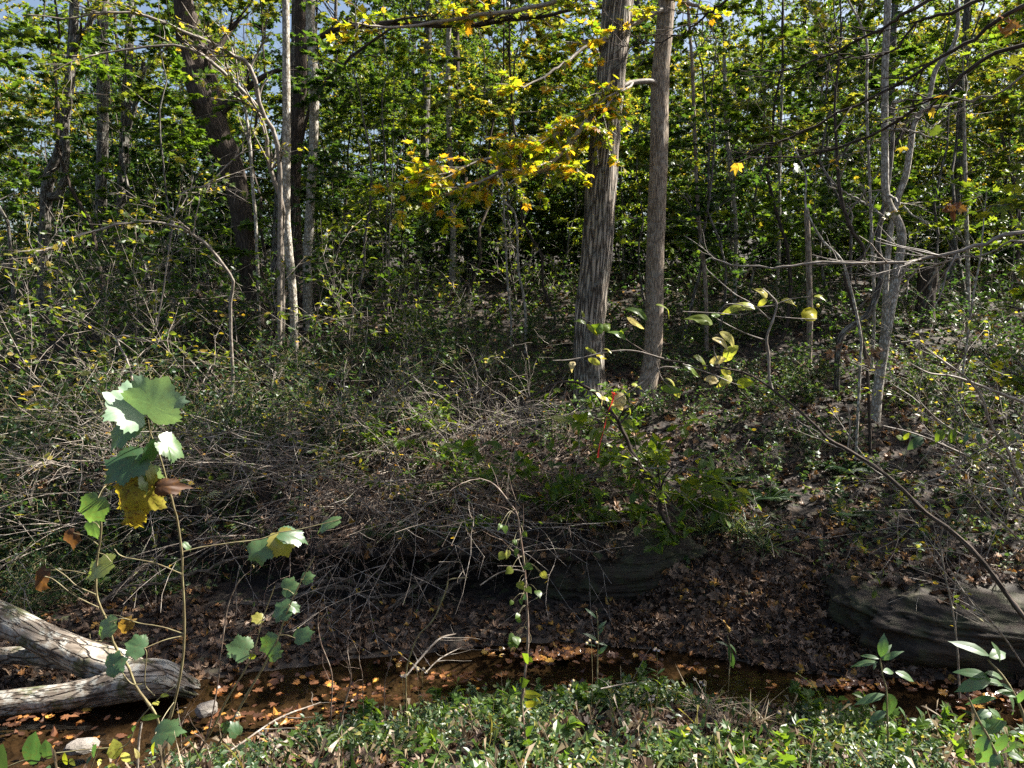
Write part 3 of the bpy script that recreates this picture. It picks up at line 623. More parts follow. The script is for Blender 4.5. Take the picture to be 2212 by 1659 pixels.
# thick ridged trunk and its slimmer neighbour
A, tA = big_tree('ridged_maple', 'thickest trunk, upright with deeply ridged grey bark, rising from the far bank right of centre', 'tree',
                 [(1276, 868), (1272, 800), (1274, 700), (1288, 553), (1303, 333), (1318, 167), (1334, 0)], 10., [66, 63, 66, 68, 64, 60, 64], 'shag', k=150, sides=56, rough=.07, fl=.3)
limbs_on(A, tA, 12, 'grey', t=(.92, 1), L=(1.5, 3), leaf='olive', nleaf=900, size=(.08, .12), rg=np.random.default_rng(51), tw=6)
B_, tB = big_tree('slim_maple', 'slimmer straight brown trunk just right of the thick ridged trunk', 'tree',
                  [(1385, 880), (1405, 800), (1413, 700), (1415, 553), (1423, 333), (1426, 167), (1440, 0)], 10.4, [42, 38, 38, 39, 38, 37, 35], 'smooth', k=110, sides=40, rough=.05, fl=.25)
yl = [([(1414, 177), (1355, 180), (1300, 215), (1268, 262), (1200, 292), (1100, 330), (1000, 360), (915, 385)], 10.3, 8.8, 1150, 1.0, 3),
      ([(1430, 20), (1350, 60), (1270, 100), (1200, 150), (1130, 190)], 10.3, 9., 260, .7, 5),
      ([(1440, -60), (1330, -30), (1180, 10), (1000, 40), (850, 60), (770, 50)], 10.3, 8.6, 200, .6, 6),
      ([(1436, -10), (1500, 10), (1550, 30)], 10.3, 9.6, 50, .3, 7),
      ([(1268, 262), (1215, 330), (1165, 372), (1100, 365), (1030, 395), (960, 420)], 9.4, 8.7, 380, .8, 8)]
for i, (p, a, b, nl, LL, sd_) in enumerate(yl):
    limb(B_, p, a, b, [12, 9, 6, 3], 'twig', n=int(nl / 26) + 4, L=(LL * .4, LL), leaf='yellow', nleaf=nl, size=(.065, .105), tpl=L_MAPLE, flat=.85, up=.8, seed=sd_)
limbs_on(B_, tB, 9, 'grey', t=(.92, 1), L=(1.2, 2.5), leaf='yellow', nleaf=600, size=(.08, .12), tpl=L_MAPLE, rg=np.random.default_rng(52), tw=6)
# pale crooked tree at the right and its broken companion
T1, t1 = big_tree('pale_crooked_tree', 'pale lichen-spotted trunk with a kink half way up, sunlit along its right edge', 'tree',
                  C(6, (1245, 960), (1275, 786), (1335, 400), (1390, 100)) + C(3, (1415, 1500), (1320, 1280), (1310, 1000), (1310, 500), (1328, 0)), 9.5, [22, 21, 22, 19, 18, 17, 15, 14, 14], 'pale', k=110, sides=24, rough=.08, fl=.2)
for i, (p, w_, a, b) in enumerate([(C(3, (1310, 840), (1400, 840), (1500, 855), (1620, 885), (1670, 880), (1690, 855)), [6, 4, 3, 2], 9.4, 9.2), (C(3, (1340, 1270), (1400, 1310), (1500, 1400), (1600, 1450)), [6, 4, 2], 9.4, 9.), (C(3, (1300, 1400), (1200, 1330), (1060, 1250), (960, 1180)), [5, 4, 2], 9.4, 9.6)]):
    limb(T1, p, a, b, w_, 'pale', n=5, L=(.1, .35), seed=60 + i)
T2, t2 = big_tree('broken_trunk', 'pale dead trunk snapped off at the top, close behind the kinked pale tree', 'tree',
                  C(6, (1010, 590), (1060, 480), (1200, 380), (1270, 200), (1290, 80)) + C(3, (1265, 1550), (1320, 1250), (1352, 1000), (1365, 700)), 10.2, [13, 13, 14, 13, 12, 11, 10, 9, 8], 'grey', k=80, sides=20, rough=.14, fl=.1, up=0)
limb(T2, C(3, (1365, 700), (1375, 665), (1410, 655), (1442, 648)), 10.2, 10.1, [10, 9, 6, 4], 'pale', n=0)
T3, t3 = big_tree('forked_dead_stem', 'thin forked dead stem leaning right behind the kinked pale tree', 'tree',
                  C(3, (1330, 1640), (1390, 1300), (1440, 1150), (1475, 950), (1500, 800), (1590, 650), (1640, 450), (1745, 310), (1785, 150), (1775, 0)), 10.6, [12, 12, 14, 13, 12, 9, 9, 9, 8, 7], 'pale', k=80, sides=14, rough=.12, fl=.1, up=2)
limb(T3, C(3, (1340, 1050), (1380, 930), (1440, 840), (1480, 780)), 10.6, 10.6, [10, 9, 7], 'darkbark', n=4, seed=66)
# left side
E, tE = big_tree('leaning_tree', 'dark thick trunk leaning to the left above the shrubs, left of the white trunk', 'tree',
                 C(1, (1630, 1800), (1600, 1600), (1560, 1350), (1500, 1080), (1435, 930), (1370, 800), (1310, 650), (1255, 500), (1200, 300), (1175, 0)), 13., [48, 46, 46, 50, 54, 56, 52, 44, 38, 34], 'darkbark', k=90, sides=32, rough=.12)
o, P_, w_ = limb(E, C(1, (1420, 860), (1400, 760), (1370, 640), (1340, 500), (1290, 380), (1260, 200), (1200, 0)), 13.1, 13.3, [44, 42, 42, 40, 36, 34, 30], 'darkbark', n=6, L=(.6, 1.4), seed=70)
limbs_on(E, tE, 12, 'grey', t=(.92, 1), L=(1.2, 2.6), leaf='olive', nleaf=700, size=(.08, .12), rg=np.random.default_rng(53), tw=5)
F_, tF = big_tree('white_trunk_tree', 'slim white-barked straight trunk left of centre', 'tree',
                  C(4, (1905, 640), (1900, 300)) + C(1, (1868, 1600), (1855, 1400), (1855, 1000), (1855, 500), (1850, 0)), 11.5, [17, 17, 18, 17, 17, 16, 15], 'pale', k=90, sides=22, rough=.07)
limbs_on(F_, tF, 8, 'pale', t=(.85, 1), L=(.8, 1.8), leaf='mix', nleaf=500, size=(.06, .1), rg=np.random.default_rng(54), tw=5)
G1_, tG = big_tree('twin_dark_tree', 'straight dark trunk behind and right of the white trunk', 'tree',
                   C(1, (1930, 1750), (1905, 1400), (1915, 1000), (1945, 500), (1950, 0)), 13.5, [28, 27, 26, 26, 26], 'darkbark', k=70, sides=24, rough=.1)
limb(G1_, C(1, (1945, 950), (2010, 700), (2100, 540), (2212, 430)) + C(2, (120, 320), (350, 170)), 13.4, 12.4, [8, 7, 6, 5], 'darkbark', n=8, L=(.4, 1), leaf='mix', nleaf=110, seed=71)
limb(G1_, [(652, 110), (700, 75), (737, 60), (860, 50), (960, 55), (1050, 50), (1110, 38), (1164, 37), (1240, 20)], 13.4, 11.5, [13, 12, 11, 10, 8, 6], 'darkbark', n=14, L=(.5, 1.3), leaf='mix', nleaf=200, tpl=L_MAPLE, size=(.07, .11), seed=72)
G2_, tG2 = big_tree('peeling_dead_tree', 'dead peeling trunk with a pale sunlit streak, rightmost of the left group of trunks', 'tree',
                    C(1, (1990, 1760), (2000, 1500), (2020, 1100), (2030, 900), (2035, 550), (2010, 200), (2010, 0)), 13., [20, 20, 20, 19, 22, 20, 18], 'pale', k=80, sides=22, rough=.16)
G3_, tG3 = big_tree('grey_trunk_tree', 'grey trunk half hidden behind the white trunk, on its left', 'tree',
                    C(1, (1790, 1760), (1800, 1500), (1815, 1200), (1850, 900), (1880, 600), (1910, 300), (1915, 0)), 14., [22, 22, 22, 21, 20, 18, 16], 'grey', k=70, sides=22, rough=.1)
H_, tH = big_tree('crooked_far_left_tree', 'crooked forked trunk nearest the left edge of the picture', 'tree',
                  C(4, (290, 560), (285, 200)) + C(1, (290, 1500), (300, 1250), (325, 1120), (365, 1030), (400, 900), (430, 700), (455, 450), (475, 200), (480, 0)), 14., [26, 25, 25, 24, 26, 22, 20, 20, 20, 20, 18], 'grey', k=90, sides=24, rough=.13)
limb(H_, C(1, (310, 1270), (370, 1270), (410, 1190), (425, 1050), (425, 900), (410, 800)), 13.95, 13.9, [20, 18, 16, 15, 15], 'grey', n=0)
limb(H_, C(1, (465, 330), (510, 260), (560, 190), (600, 100), (640, 0)), 13.95, 13.8, [14, 12, 10], 'grey', n=6, L=(.4, 1), leaf='olive', nleaf=90, seed=73)
I_, tI = big_tree('straight_left_tree', 'straight grey-brown trunk second from the left edge', 'tree',
                  C(1, (650, 1560), (655, 1200), (665, 800), (660, 300), (670, 0)), 17., [24, 23, 23, 22, 21], 'grey', k=60, sides=22, rough=.1)
J_, tJ = big_tree('mossy_left_tree', 'dim greenish trunk between the second trunk from the left and the leaning tree', 'tree',
                  C(1, (780, 1560), (790, 1200), (810, 850), (825, 500), (850, 0)), 17.5, [20, 20, 20, 18, 17], 'grey', k=60, sides=20, rough=.1)
limb(J_, C(1, (805, 900), (860, 740), (900, 560), (930, 400)), 17.5, 17.3, [12, 10, 8], 'grey', n=4, L=(.5, 1.2), seed=74)
K_, tK = big_tree('centre_grey_tree', 'blue-grey straight trunk left of the yellow maple branch', 'tree',
                  C(5, (560, 100)) + C(2, (535, 1500), (540, 900), (548, 600), (555, 400), (570, 0)), 19., [20, 19, 18, 18, 17, 16], 'grey', k=60, sides=20, rough=.06)
L_, tL = big_tree('sunlit_back_tree', 'small trunk with a bright sunlit side under the yellow maple branch', 'tree',
                  C(5, (715, 120)) + C(2, (725, 1500), (720, 1300), (700, 900), (690, 500), (700, 0)), 16., [13, 12, 12, 11, 10, 9], 'pale', k=50, sides=16, rough=.06)
for q, (pts, y, w_, lab) in enumerate([
    (C(5, (1195, 400), (1180, 250), (1150, 100)) + C(2, (1130, 1400), (1060, 1300), (1100, 1180), (1230, 1110)), 12, [6, 5, 5, 4, 3, 3, 2], 'thin pale stem bending under the yellow maple branch'),
    (C(5, (1100, 400), (1080, 200), (1070, 0)) + C(2, (1070, 1600), (1050, 1300), (1040, 1100)), 12.4, [5, 5, 4, 4, 3, 2], 'thin straight pale stem left of the bending one under the yellow branch'),
    (C(6, (1230, 1100), (1200, 800), (1160, 520), (1100, 300), (1050, 100)) + C(3, (1180, 1640), (1090, 1480), (1020, 1250), (1000, 1000), (985, 700), (1010, 420)), 8.8, [7, 7, 7, 7, 6, 7, 8, 8, 6, 5, 4], 'thin dark sapling bowing left in front of the kinked pale tree'),
    (C(6, (1240, 420), (1235, 100)) + C(3, (1230, 1659), (1212, 1200), (1200, 900), (1190, 600), (1195, 300), (1150, 150), (1070, 0)), 10.8, [7, 7, 7, 6, 6, 6, 5, 5, 4], 'thin upright pale sapling left of the kinked pale tree'),
    (C(6, (815, 690), (825, 400), (820, 200), (815, 0)) + C(3, (812, 1550), (800, 1350)), 11.2, [14, 13, 13, 13, 13, 11], 'short broken brown stub standing right of the slim brown trunk'),
    (C(6, (1150, 700), (1150, 500), (1065, 120), (1010, 0)) + C(3, (900, 1550), (800, 1350), (800, 1150), (755, 1020), (690, 900)), 8.6, [6, 6, 6, 5, 5, 4, 4, 3, 3], 'thin sunlit sapling zigzagging up right of the broken stub'),
    (C(6, (160, 500), (150, 250), (130, 0)) + C(3, (110, 1500), (90, 1200), (75, 800), (60, 400), (30, 0)), 12, [9, 9, 9, 8, 8, 8, 7, 6], 'lichen-spotted thin stem just right of the slim brown trunk'),
    (C(3, (345, 1659), (340, 1400), (320, 1200), (300, 1000), (280, 800), (270, 400)), 14, [9, 9, 9, 9, 8, 7], 'dappled thin trunk under the bright green foliage'),
    (C(3, (625, 1500), (625, 1200), (632, 900), (645, 500), (650, 100)), 15, [8, 8, 7, 6, 5], 'thin pale blue-grey stem among the bright green foliage'),
    (C(6, (1790, 1050), (1810, 800), (1850, 500), (1885, 250), (1930, 0)) + C(3, (1945, 1500)), 9.6, [5, 5, 5, 4, 4, 3], 'thin pale pole slanting right near the right edge'),
    (C(6, (1850, 330), (1845, 0)) + C(3, (1840, 1500), (1825, 900), (1820, 600)), 12.5, [9, 9, 9, 7, 5], 'dim mossy stem near the right edge'),
    (C(1, (1660, 1500), (1640, 1250), (1620, 950), (1590, 700), (1570, 550), (1500, 480)), 11.8, [7, 7, 7, 6, 5, 3], 'thin pale stem right of the dark leaning trunk'),
]):
    r_, t_ = big_tree('slender_stem', lab, 'sapling', pts, y, w_, 'smooth' if 'brown' in lab else ('darkbark' if 'dark sap' in lab else 'pale'), k=50, sides=10, rough=.08, fl=.15, up=(0 if 'broken' in lab else .5))
    if 'broken' not in lab: limbs_on(r_, t_, 10, 'twig', t=(.35, 1), L=(.2, .8), ang=(25, 60), tw=3, Lt=(.1, .3), rg=np.random.default_rng(200 + q), leaf='olive', nleaf=60, size=(.05, .08), rr=.5)
# stump at the right
sb = gp(*at(2000, 640, 13)[:2]); mb = MB(); trunk_path(mb, [sb + [0, 0, -.2], sb + [0, 0, .5], sb + [.02, 0, 1.]], [.16, .14, .15], 30, 40, .15, fl=.3)
tag(mb.build('tree_stump', M['darkbark'], loc=sb), 'dark broken stump in the shade near the right edge', 'stump')

# arching saplings at the upper left with sparse maple leaves
for q, (pts, y0, y1, w_, lab, nl) in enumerate([
    (C(1, (1830, 1500), (1830, 1340), (1750, 1080), (1720, 900), (1680, 720), (1600, 620), (1330, 370), (1100, 290), (700, 335), (500, 390), (330, 470)), 11.3, 9.8, [11, 10, 9, 8, 7, 5, 3, 2], 'grey sapling bowed over to the left in a low arch at the upper left', 150),
    (C(1, (1810, 1450), (1800, 950), (1700, 720), (1620, 430), (1480, 340), (1200, 205), (900, 90), (700, 80), (450, 120), (180, 95)), 11., 9.2, [11, 10, 9, 8, 7, 5, 4, 2], 'pale sapling bowed in a high sunlit arch along the top left', 220),
    (C(1, (1500, 2000), (1500, 1800), (1400, 1650), (1280, 1545), (1180, 1480), (1000, 1440), (800, 1450), (520, 1530), (300, 1630)), 9.6, 8.4, [8, 7, 6, 5, 4, 3], 'low grey sapling arching left above the shrubs', 110),
    (C(4, (860, 800), (760, 520)) + C(1, (1000, 2150), (1150, 1330), (1350, 1180), (1480, 1070), (1600, 960)), 8.6, 9.2, [5, 5, 4, 3, 3, 2], 'thin sunlit sapling slanting up to the right before the leaning tree', 60),
]):
    b = gp(*line3(pts[:1], y0)[0][:2]); r_ = thing('arching_sapling', lab, 'sapling', b)
    p0 = at(pts[0][0], pts[0][1], y0); pz = (pts[0][0], pts[0][1] + (p0[2] - b[2]) * FPX / y0, y0)
    limb(r_, [pz[:2]] + pts, y0, y1, w_, 'twig', n=18, L=(.3, 1.0), leaf='mix', nleaf=nl, size=(.05, .085), tpl=L_SM, name='stem', n2=3, seed=80 + q, up=.5, t=(.25, 1))
# branches hanging across the upper right from a tree that stands just outside the picture
tb = gp(4.4, 5.0); OT = thing('overhanging_tree', 'tree just outside the right edge whose bare dark limbs sweep down across the upper right', 'tree', tb)
mb = MB(); trunk_path(mb, [tb + [0, 0, -.2], tb + [-.05, .05, 1.4], tb + [.05, .05, 3.2], tb + [.2, .1, 6], tb + [.2, .2, 9]], [.11, .1, .09, .08, .05], 50, 26, .08, fl=.3); mb.build('trunk', M['darkbark'], OT, loc=tb)
for q, (pts, y0, y1, w_, m_) in enumerate([
    ([(2520, 10)] + C(3, (2212, 290), (1900, 420), (1700, 590), (1500, 710), (1300, 830), (1150, 900), (900, 990), (700, 1020), (420, 1015)), 5.1, 6.2, [12, 9, 8, 8, 7, 6, 5, 4, 3], 'darkbark'),
    ([(2540, -140)] + C(3, (2190, 40), (1900, 250), (1720, 350), (1500, 480), (1340, 580), (1000, 740), (740, 880), (540, 940), (400, 1000), (150, 930)), 5.1, 6.0, [12, 9, 8, 7, 6, 5, 4, 3, 2], 'darkbark'),
    ([(2540, -180)] + C(3, (1950, 0), (1600, 110), (1500, 170), (1300, 350), (1200, 380), (1000, 330), (930, 240)), 5.1, 5.6, [10, 8, 6, 5, 4, 3, 2], 'darkbark'),
    ([(2530, -300)] + C(3, (1600, 0), (1350, 150), (1150, 250), (1000, 330), (750, 430), (600, 460), (370, 465)), 5.1, 5.8, [12, 8, 7, 6, 5, 4, 3, 2], 'darkbark'),
    ([(2540, 480)] + C(3, (2212, 1500), (1950, 1590), (1700, 1645)) + C(6, (1380, 45), (820, 45), (600, 70), (330, 60), (180, 10)), 5., 5.5, [12, 9, 8, 7, 6, 5, 4, 2], 'twig'),
    ([(2520, -200)] + C(3, (2212, 480), (1900, 640), (1550, 720), (1480, 780)), 5., 6., [7, 5, 4, 3, 2], 'twig'),
    ([(2520, -340)] + C(3, (600, -150), (270, 0), (180, 80), (60, 170)) + C(2, (2212, 210), (2050, 270), (1900, 310), (1780, 290)), 5., 5.9, [9, 6, 5, 4, 3, 2], 'darkbark'),
    ([(2540, 560)] + C(3, (2212, 1560), (2000, 1640)) + C(6, (1700, 30), (1450, 110), (1340, 150), (1180, 110)), 5., 5.8, [6, 4, 3, 2], 'twig')]):
    limb(OT, pts, y0, y1, w_, m_, n=16, L=(.15, .55), n2=2, seed=90 + q, t=(.3, 1), flat=.5, leaf='mix' if q in (0, 5) else None, nleaf=8)
# oak sprays at the right edge and dead red leaves on twigs
r_ = thing('oak_spray_tree', 'young tree at the right edge with lobed yellow-green leaves', 'tree', gp(*at(2290, 700, 7)[:2]))
limb(r_, [(2290, 1000), (2285, 700), (2270, 400), (2240, 100)], 7, 7, [14, 12, 10, 7], 'grey', n=34, L=(.3, .7), leaf='lime', nleaf=420, size=(.07, .11), tpl=L_MAPLE, name='trunk', seed=101, flat=.4, ang=(50, 80))
for lab, x, y_, c_ in (('red dead leaf cluster hanging highest at the upper right edge', 2180, 65, 5.2), ('rusty leaf cluster on a twig right of the kinked pale trunk', 2050, 450, 6.), ('brown leaf cluster on a twig before the kinked pale trunk', 1890, 765, 5.6), ('dead brown leaf cluster just left of the kinked pale trunk', 1825, 762, 6.)):
    p = at(x, y_, c_); mb = MB(); n = 7; a = p + rng.normal(size=(n, 3)) * .035
    V, F, bc = tubes(np.array([[p + [.25, 0, .1], p + [.12, 0, .05], p]]), np.full((1, 3), .0016), 4); mb.add(V, F, bc=bc, mat=1)
    put_leaves(mb, L_DRY, a, norm(rng.normal(size=(n, 3)) + [0, 0, -1.]), norm(rng.normal(size=(n, 3))), rng.uniform(.05, .08, n), rnd=rng.uniform(.88, 1, n) if 'red' in lab else rng.uniform(.4, .96, n))
    tag(mb.build('dead_leaf_cluster', [M['wetleaf'] if 'red' in lab or 'rust' in lab else M['brown'], M['twig']], loc=p), lab, 'leaf cluster')

# ------------------------------------------------------------------ shrubs and brush of the far bank (prototype + copies)
def shrub(name, seed, cat, ncane, L, ang, twigs, nleaf, leaf, bark, size=(.025, .05), tpl=L_OVAL, r=.008, trop=(0, 0, -.05), flat=.55, lean=(0, 0), tw2=3, LT_=(.3, .85), wig=.13, up=.6):
    g = np.random.default_rng(seed); r_ = thing(name, 'x', cat, (0, 0, 0))
    P = np.zeros((ncane, 9, 3)); az = g.uniform(0, 6.28, ncane); an = np.radians(g.uniform(*ang, ncane)); l = g.uniform(L * .6, L, ncane)
    d = np.stack([np.sin(an) * np.cos(az) + lean[0], np.sin(an) * np.sin(az) + lean[1], np.cos(an)], 1)
    P[:, 0] = g.normal(size=(ncane, 3)) * [.06, .06, 0] + [0, 0, -.05]
    for j in range(1, 9):
        d = norm(d + wig * .6 * g.normal(size=(ncane, 3)) + np.array(trop)); P[:, j] = P[:, j - 1] + d * (l / 8)[:, None]
    Rr = r * g.uniform(.6, 1, ncane)[:, None] * np.linspace(1, .3, 9)
    B = grow(P, Rr, ncane * twigs, t=(.25, 1), L=LT_, ang=(20, 60), k=6, wig=wig, rr=.6, flat=flat, rg=g, trop=(0, 0, -.02))
    T = grow(*B, ncane * twigs * tw2, t=(.15, 1), L=(LT_[0] * .4, LT_[1] * .5), ang=(25, 70), k=4, wig=wig, rr=.6, flat=flat, rg=g)
    mb = MB()
    for q, sd_ in ((  (P, Rr), 5), ((B[0], B[1] + .0012), 4), ((T[0], T[1] + .0014), 3)):
        V, F, bc = tubes(*q, sd_); mb.add(V, F, bc=bc, smooth=sd_ > 3)
    mb.build('stems', M[bark], r_)
    if nleaf: m2 = MB(); leaves_on(m2, np.concatenate([resamp(B[0], 4), T[0]]), nleaf, tpl, size, rg=g, up=up, spread=.9); m2.build('foliage', M[leaf], r_)
    return r_
SH = {'spread': shrub('spreading_shrub', 301, 'shrub', 8, 2.1, (35, 78), 5, 300, 'mix', 'twig', size=(.045, .08), tw2=2),
      'upright': shrub('leafy_shrub', 302, 'shrub', 8, 1.5, (10, 55), 5, 430, 'green', 'twig', size=(.06, .1), trop=(0, 0, .0)),
      'green': shrub('green_shrub', 303, 'shrub', 9, 1.1, (20, 70), 6, 620, 'dark', 'stem', size=(.06, .1)),
      'bramble': shrub('bramble_tangle', 304, 'brush', 12, 1.4, (30, 88), 7, 90, 'brown', 'rtwig', size=(.03, .06), tpl=L_DRY, trop=(0, 0, -.12), wig=.22, r=.006, tw2=2, flat=.2),
      'canes': shrub('arching_canes', 307, 'brush', 9, 2.3, (50, 82), 4, 60, 'mix', 'twig', size=(.03, .055), trop=(0, 0, -.07), r=.008, LT_=(.4, 1.1), tw2=2, wig=.12),
      'bare': shrub('bare_shrub', 305, 'shrub', 10, 1.6, (25, 75), 8, 150, 'mix', 'twig', trop=(0, 0, -.08), wig=.18, r=.007),
      'spray': shrub('compound_leaf_sapling', 306, 'sapling', 6, 1.1, (35, 75), 6, 420, 'lime', 'stem', size=(.085, .125), LT_=(.2, .5), tw2=1, up=.8, flat=.9)}
def pl(kind, px, y, sc, label, group=None, rz=None, tilt=(0, 0)):
    b = gp((px - 1106) / FPX * y * 1.0, y)
    return place(SH[kind], b, g.uniform(0, 6.28) if rz is None else rz, sc, label, group, tilt)
g = np.random.default_rng(17)
GS = 'shrubs crowding the left half of the far bank'
for px, y, k, sc in ((20, 8.4, 'spread', 1.3), (150, 9.6, 'spread', 1.3), (-60, 10.5, 'spread', 1.4), (300, 9., 'spread', 1.2), (420, 10.2, 'spread', 1.3), (560, 9.2, 'spread', 1.15), (640, 10.6, 'spread', 1.2), (90, 12, 'spread', 1.4), (720, 8.6, 'spread', 1.),
                     (250, 12.5, 'spread', 1.5), (500, 12.6, 'spread', 1.4), (860, 9.4, 'spread', 1.), (40, 14, 'spread', 1.5)):
    pl(k, px, y, sc, 'wide pale-twigged shrub with sparse small yellow-green leaves on the left of the far bank', GS)
for px, y, sc in ((210, 10.8, 1.2), (380, 11.6, 1.3), (600, 12.4, 1.3), (760, 11.4, 1.1), (900, 11, .9), (480, 14, 1.5), (700, 14, 1.4), (850, 13.6, 1.2), (0, 12.6, 1.4), (1010, 13., .9), (1120, 14.4, 1.1), (330, 14.6, 1.5), (150, 15, 1.5)):
    pl('upright', px, y, sc, 'green leafy shrub filling the slope left of the two large maple trunks', 'leafy shrubs on the left slope')
for px, y, sc in ((520, 8.6, .7), (620, 9.0, .7), (380, 8.8, .7), (760, 8.9, .6), (870, 9.1, .6), (690, 8.4, .5), (240, 9.4, .8), (560, 10.4, .8), (700, 11, .9), (420, 12.2, 1.), (60, 8.2, .8), (160, 8.9, .8), (-20, 9.4, .9), (300, 10.4, .9), (440, 9.6, .8), (680, 9.6, .7), (820, 10.4, .8), (960, 11.8, .8)):
    pl('green', px, y, sc, 'low dense green shrub among the pale twigs left of the thick ridged trunk', 'low green shrubs at the left')
for px, y, sc in ((1480, 13.5, .9), (1560, 12.2, .8), (1340, 12.6, .8), (1700, 13, .9), (1400, 11.3, .6), (1820, 12.6, .8), (2080, 12, .9), (2200, 11, .9), (1960, 14, 1.), (1500, 15, 1.2), (1640, 15, 1.2), (2150, 14, 1.2), (1250, 14.4, .9), (1190, 10.6, .6), (1080, 10.2, .7), (1000, 10.8, .8), (1130, 12.2, .8), (930, 9.6, .6), (1230, 9.2, .5), (1550, 10.2, .6), (1650, 9.6, .55), (1750, 10.4, .7), (1480, 9.4, .5), (1600, 8.4, .45), (1780, 8.8, .5), (1320, 11.6, .7), (2000, 10, .7)):
    pl('green', px, y, sc, 'low dark green shrub on the slope around and right of the two large maple trunks', 'green shrubs on the right slope')
for px, y, sc in ((640, 7.75, .9), (790, 7.9, 1.), (930, 8.1, 1.), (1060, 8., 1.05), (1180, 8.2, 1.), (1290, 8., .85), (1010, 7.6, .8), (860, 7.55, .8), (560, 8.0, .9)):
    pl('bramble', px, y, sc, 'tangle of thin brownish dead twigs along the lip of the bank in the centre', 'twig tangles along the bank lip')
for px, y, sc in ((420, 7.9, 1.), (560, 7.7, .9), (700, 8.0, 1.), (820, 7.75, .9), (940, 7.8, 1.), (1080, 7.7, .9), (1180, 7.9, .9), (620, 8.5, 1.1), (880, 8.6, 1.), (300, 8.3, 1.1), (1240, 8.3, .8), (180, 7.9, 1.), (60, 8.8, 1.2)):
    pl('canes', px, y, sc, 'long pale dead canes arching over the bank lip left of the thick trunk', 'arching canes over the bank')
for px, y, sc in ((20, 7.3, .5), (90, 7.5, .55), (150, 7.2, .45), (-30, 7.9, .6), (60, 6.9, .4), (200, 7.6, .5), (120, 8.0, .6), (0, 6.6, .4)):
    pl('green', px, y, sc, 'small fresh green shrub low at the left edge above the fallen trunk', 'small green shrubs above the fallen trunk')
for px, y, sc in ((380, 8.0, 1.), (220, 8.2, 1.1), (500, 8.4, 1.), (100, 7.8, .9), (980, 9., .9), (1110, 9.2, .9), (820, 8.8, .9)):
    pl('bare', px, y, sc, 'nearly leafless pale shrub with crossing twigs in front of the leafy shrubs', 'nearly bare shrubs on the left bank')
for px, y, sc in ((2080, 7.4, 1.), (2190, 6.8, 1.), (2250, 7.8, 1.1), (2120, 8.6, 1.), (1980, 8.4, .8), (2200, 9.6, 1.1), (2040, 10, 1.)):
    pl('spread', px, y, sc, 'pale-twigged shrub with tiny yellow leaves on the right of the far bank', 'fine-twigged shrubs at the right')
for px, y, sc, lab in ((1140, 7.8, 1.1, 'low sapling with five-part green leaves left of the thick ridged trunk base'), (1010, 8.2, .7, 'sunlit low sapling with pointed green leaves in the centre of the twig tangles'), (1480, 7.8, 1.35, 'green sapling with rows of paired leaves below the slim brown trunk'),
                       (1530, 7.25, 1.05, 'lowest green sapling with paired leaves, drooping toward the creek below the slim trunk'), (1300, 7.5, .6, 'small bright green sapling beside the red ribbon'), (850, 8.9, .8, 'sunlit yellow-green sapling left of the twig tangles'), (1380, 9.2, .8, 'leafy sapling in front of the base of the slim brown trunk')):
    pl('spray', px, y, sc, lab)

# ground cover of the far bank and low plants (stuff)
def herbs(name, n, mask, wt, hgt, nl, size, mat, tpl, label, stem='stem', lean=.5, up=.75, seed=1, rad=.0015, minst=0):
    g_ = np.random.default_rng(seed); P0, Nn = scatter(n, mask, wt, g_); h = g_.uniform(*hgt, n)
    d = norm(np.array([0, 0, 1.]) + g_.normal(size=(n, 3)) * lean * .6 + Nn * .2); P = np.empty((n, 4, 3)); P[:, 0] = P0 - [0, 0, .01]
    for j in range(1, 4): P[:, j] = P[:, j - 1] + d * (h / 3)[:, None]; d = norm(d + g_.normal(size=(n, 3)) * .25 + [0, 0, -.08])
    mb = MB(); V, F, bc = tubes(P, np.full((n, 4), rad) * np.linspace(1, .5, 4), 3); mb.add(V, F, bc=bc, mat=1)
    leaves_on(mb, P, int(n * nl), tpl, size, t=(.25, 1), rg=g_, up=up, spread=1.)
    o = mb.build(name, [M[mat], M[stem]]); tag(o, label, 'ground plants', kind='stuff'); return o
nz = fnoise(GC, .8, 4.)
leftg = np.clip(1.2 - (X_ + 3.4) / 1., .0, 2.4)
rightg = np.clip((X_ - 2.2) / 1.0, 0, 1)
wfar = np.clip(.5 + nz * 1.4, .06, 2) * (.35 + leftg * 1.6 + rightg * .8) * np.where((Y_ < 7.6) & (X_ > -1.7) & (X_ < 2.6), .12, 1)
herbs('ground_cover', 6500, vis & (Y_ > 6.6) & (Y_ < 12) & (Z_ > -1.1) & (GN[:, 2] > .2), wfar, (.05, .25), 6, (.03, .065), 'herb', L_OVAL + L_SM, 'low green plants scattered over the leaf-covered far bank', seed=3)
herbs('ground_cover', 4500, vis & (Y_ > 12) & (Y_ < 24), np.clip(.4 + nz * 1.2, .05, 2), (.1, .4), 6, (.06, .11), 'green', L_DIA, 'green undergrowth covering the ridge under the trees', seed=4)
# near bank: dense green plants over the litter, thinner to the left where the creek bed begins
wn = np.clip(.3 + 2.6 * fnoise(GC, 1.6, 8.), .05, 2) * np.where(X_ < -1.3, .25, 1.) * np.where((X_ < -2.0), .3, 1.)
near = vis & (Y_ < 5.6) & (Z_ > -1.17) & (Y_ > 2.2)
herbs('near_ground_cover', 2500, near, wn, (.05, .2), 9, (.02, .045), 'herb', L_OVAL, 'low green leafy plants covering the near bank in front of the creek', seed=5, rad=.001)
herbs('near_ground_cover', 150, near & (X_ > -1.2), wn, (.08, .28), 10, (.035, .08), 'lime', L_SM + L_OVAL, 'taller broad-leaved green weeds on the near bank', seed=6)
herbs('near_ground_cover', 130, near & (X_ > -1.), wn, (.08, .26), 9, (.04, .09), 'green', L_LANCE, 'slender-leaved green weeds on the near bank', seed=7)
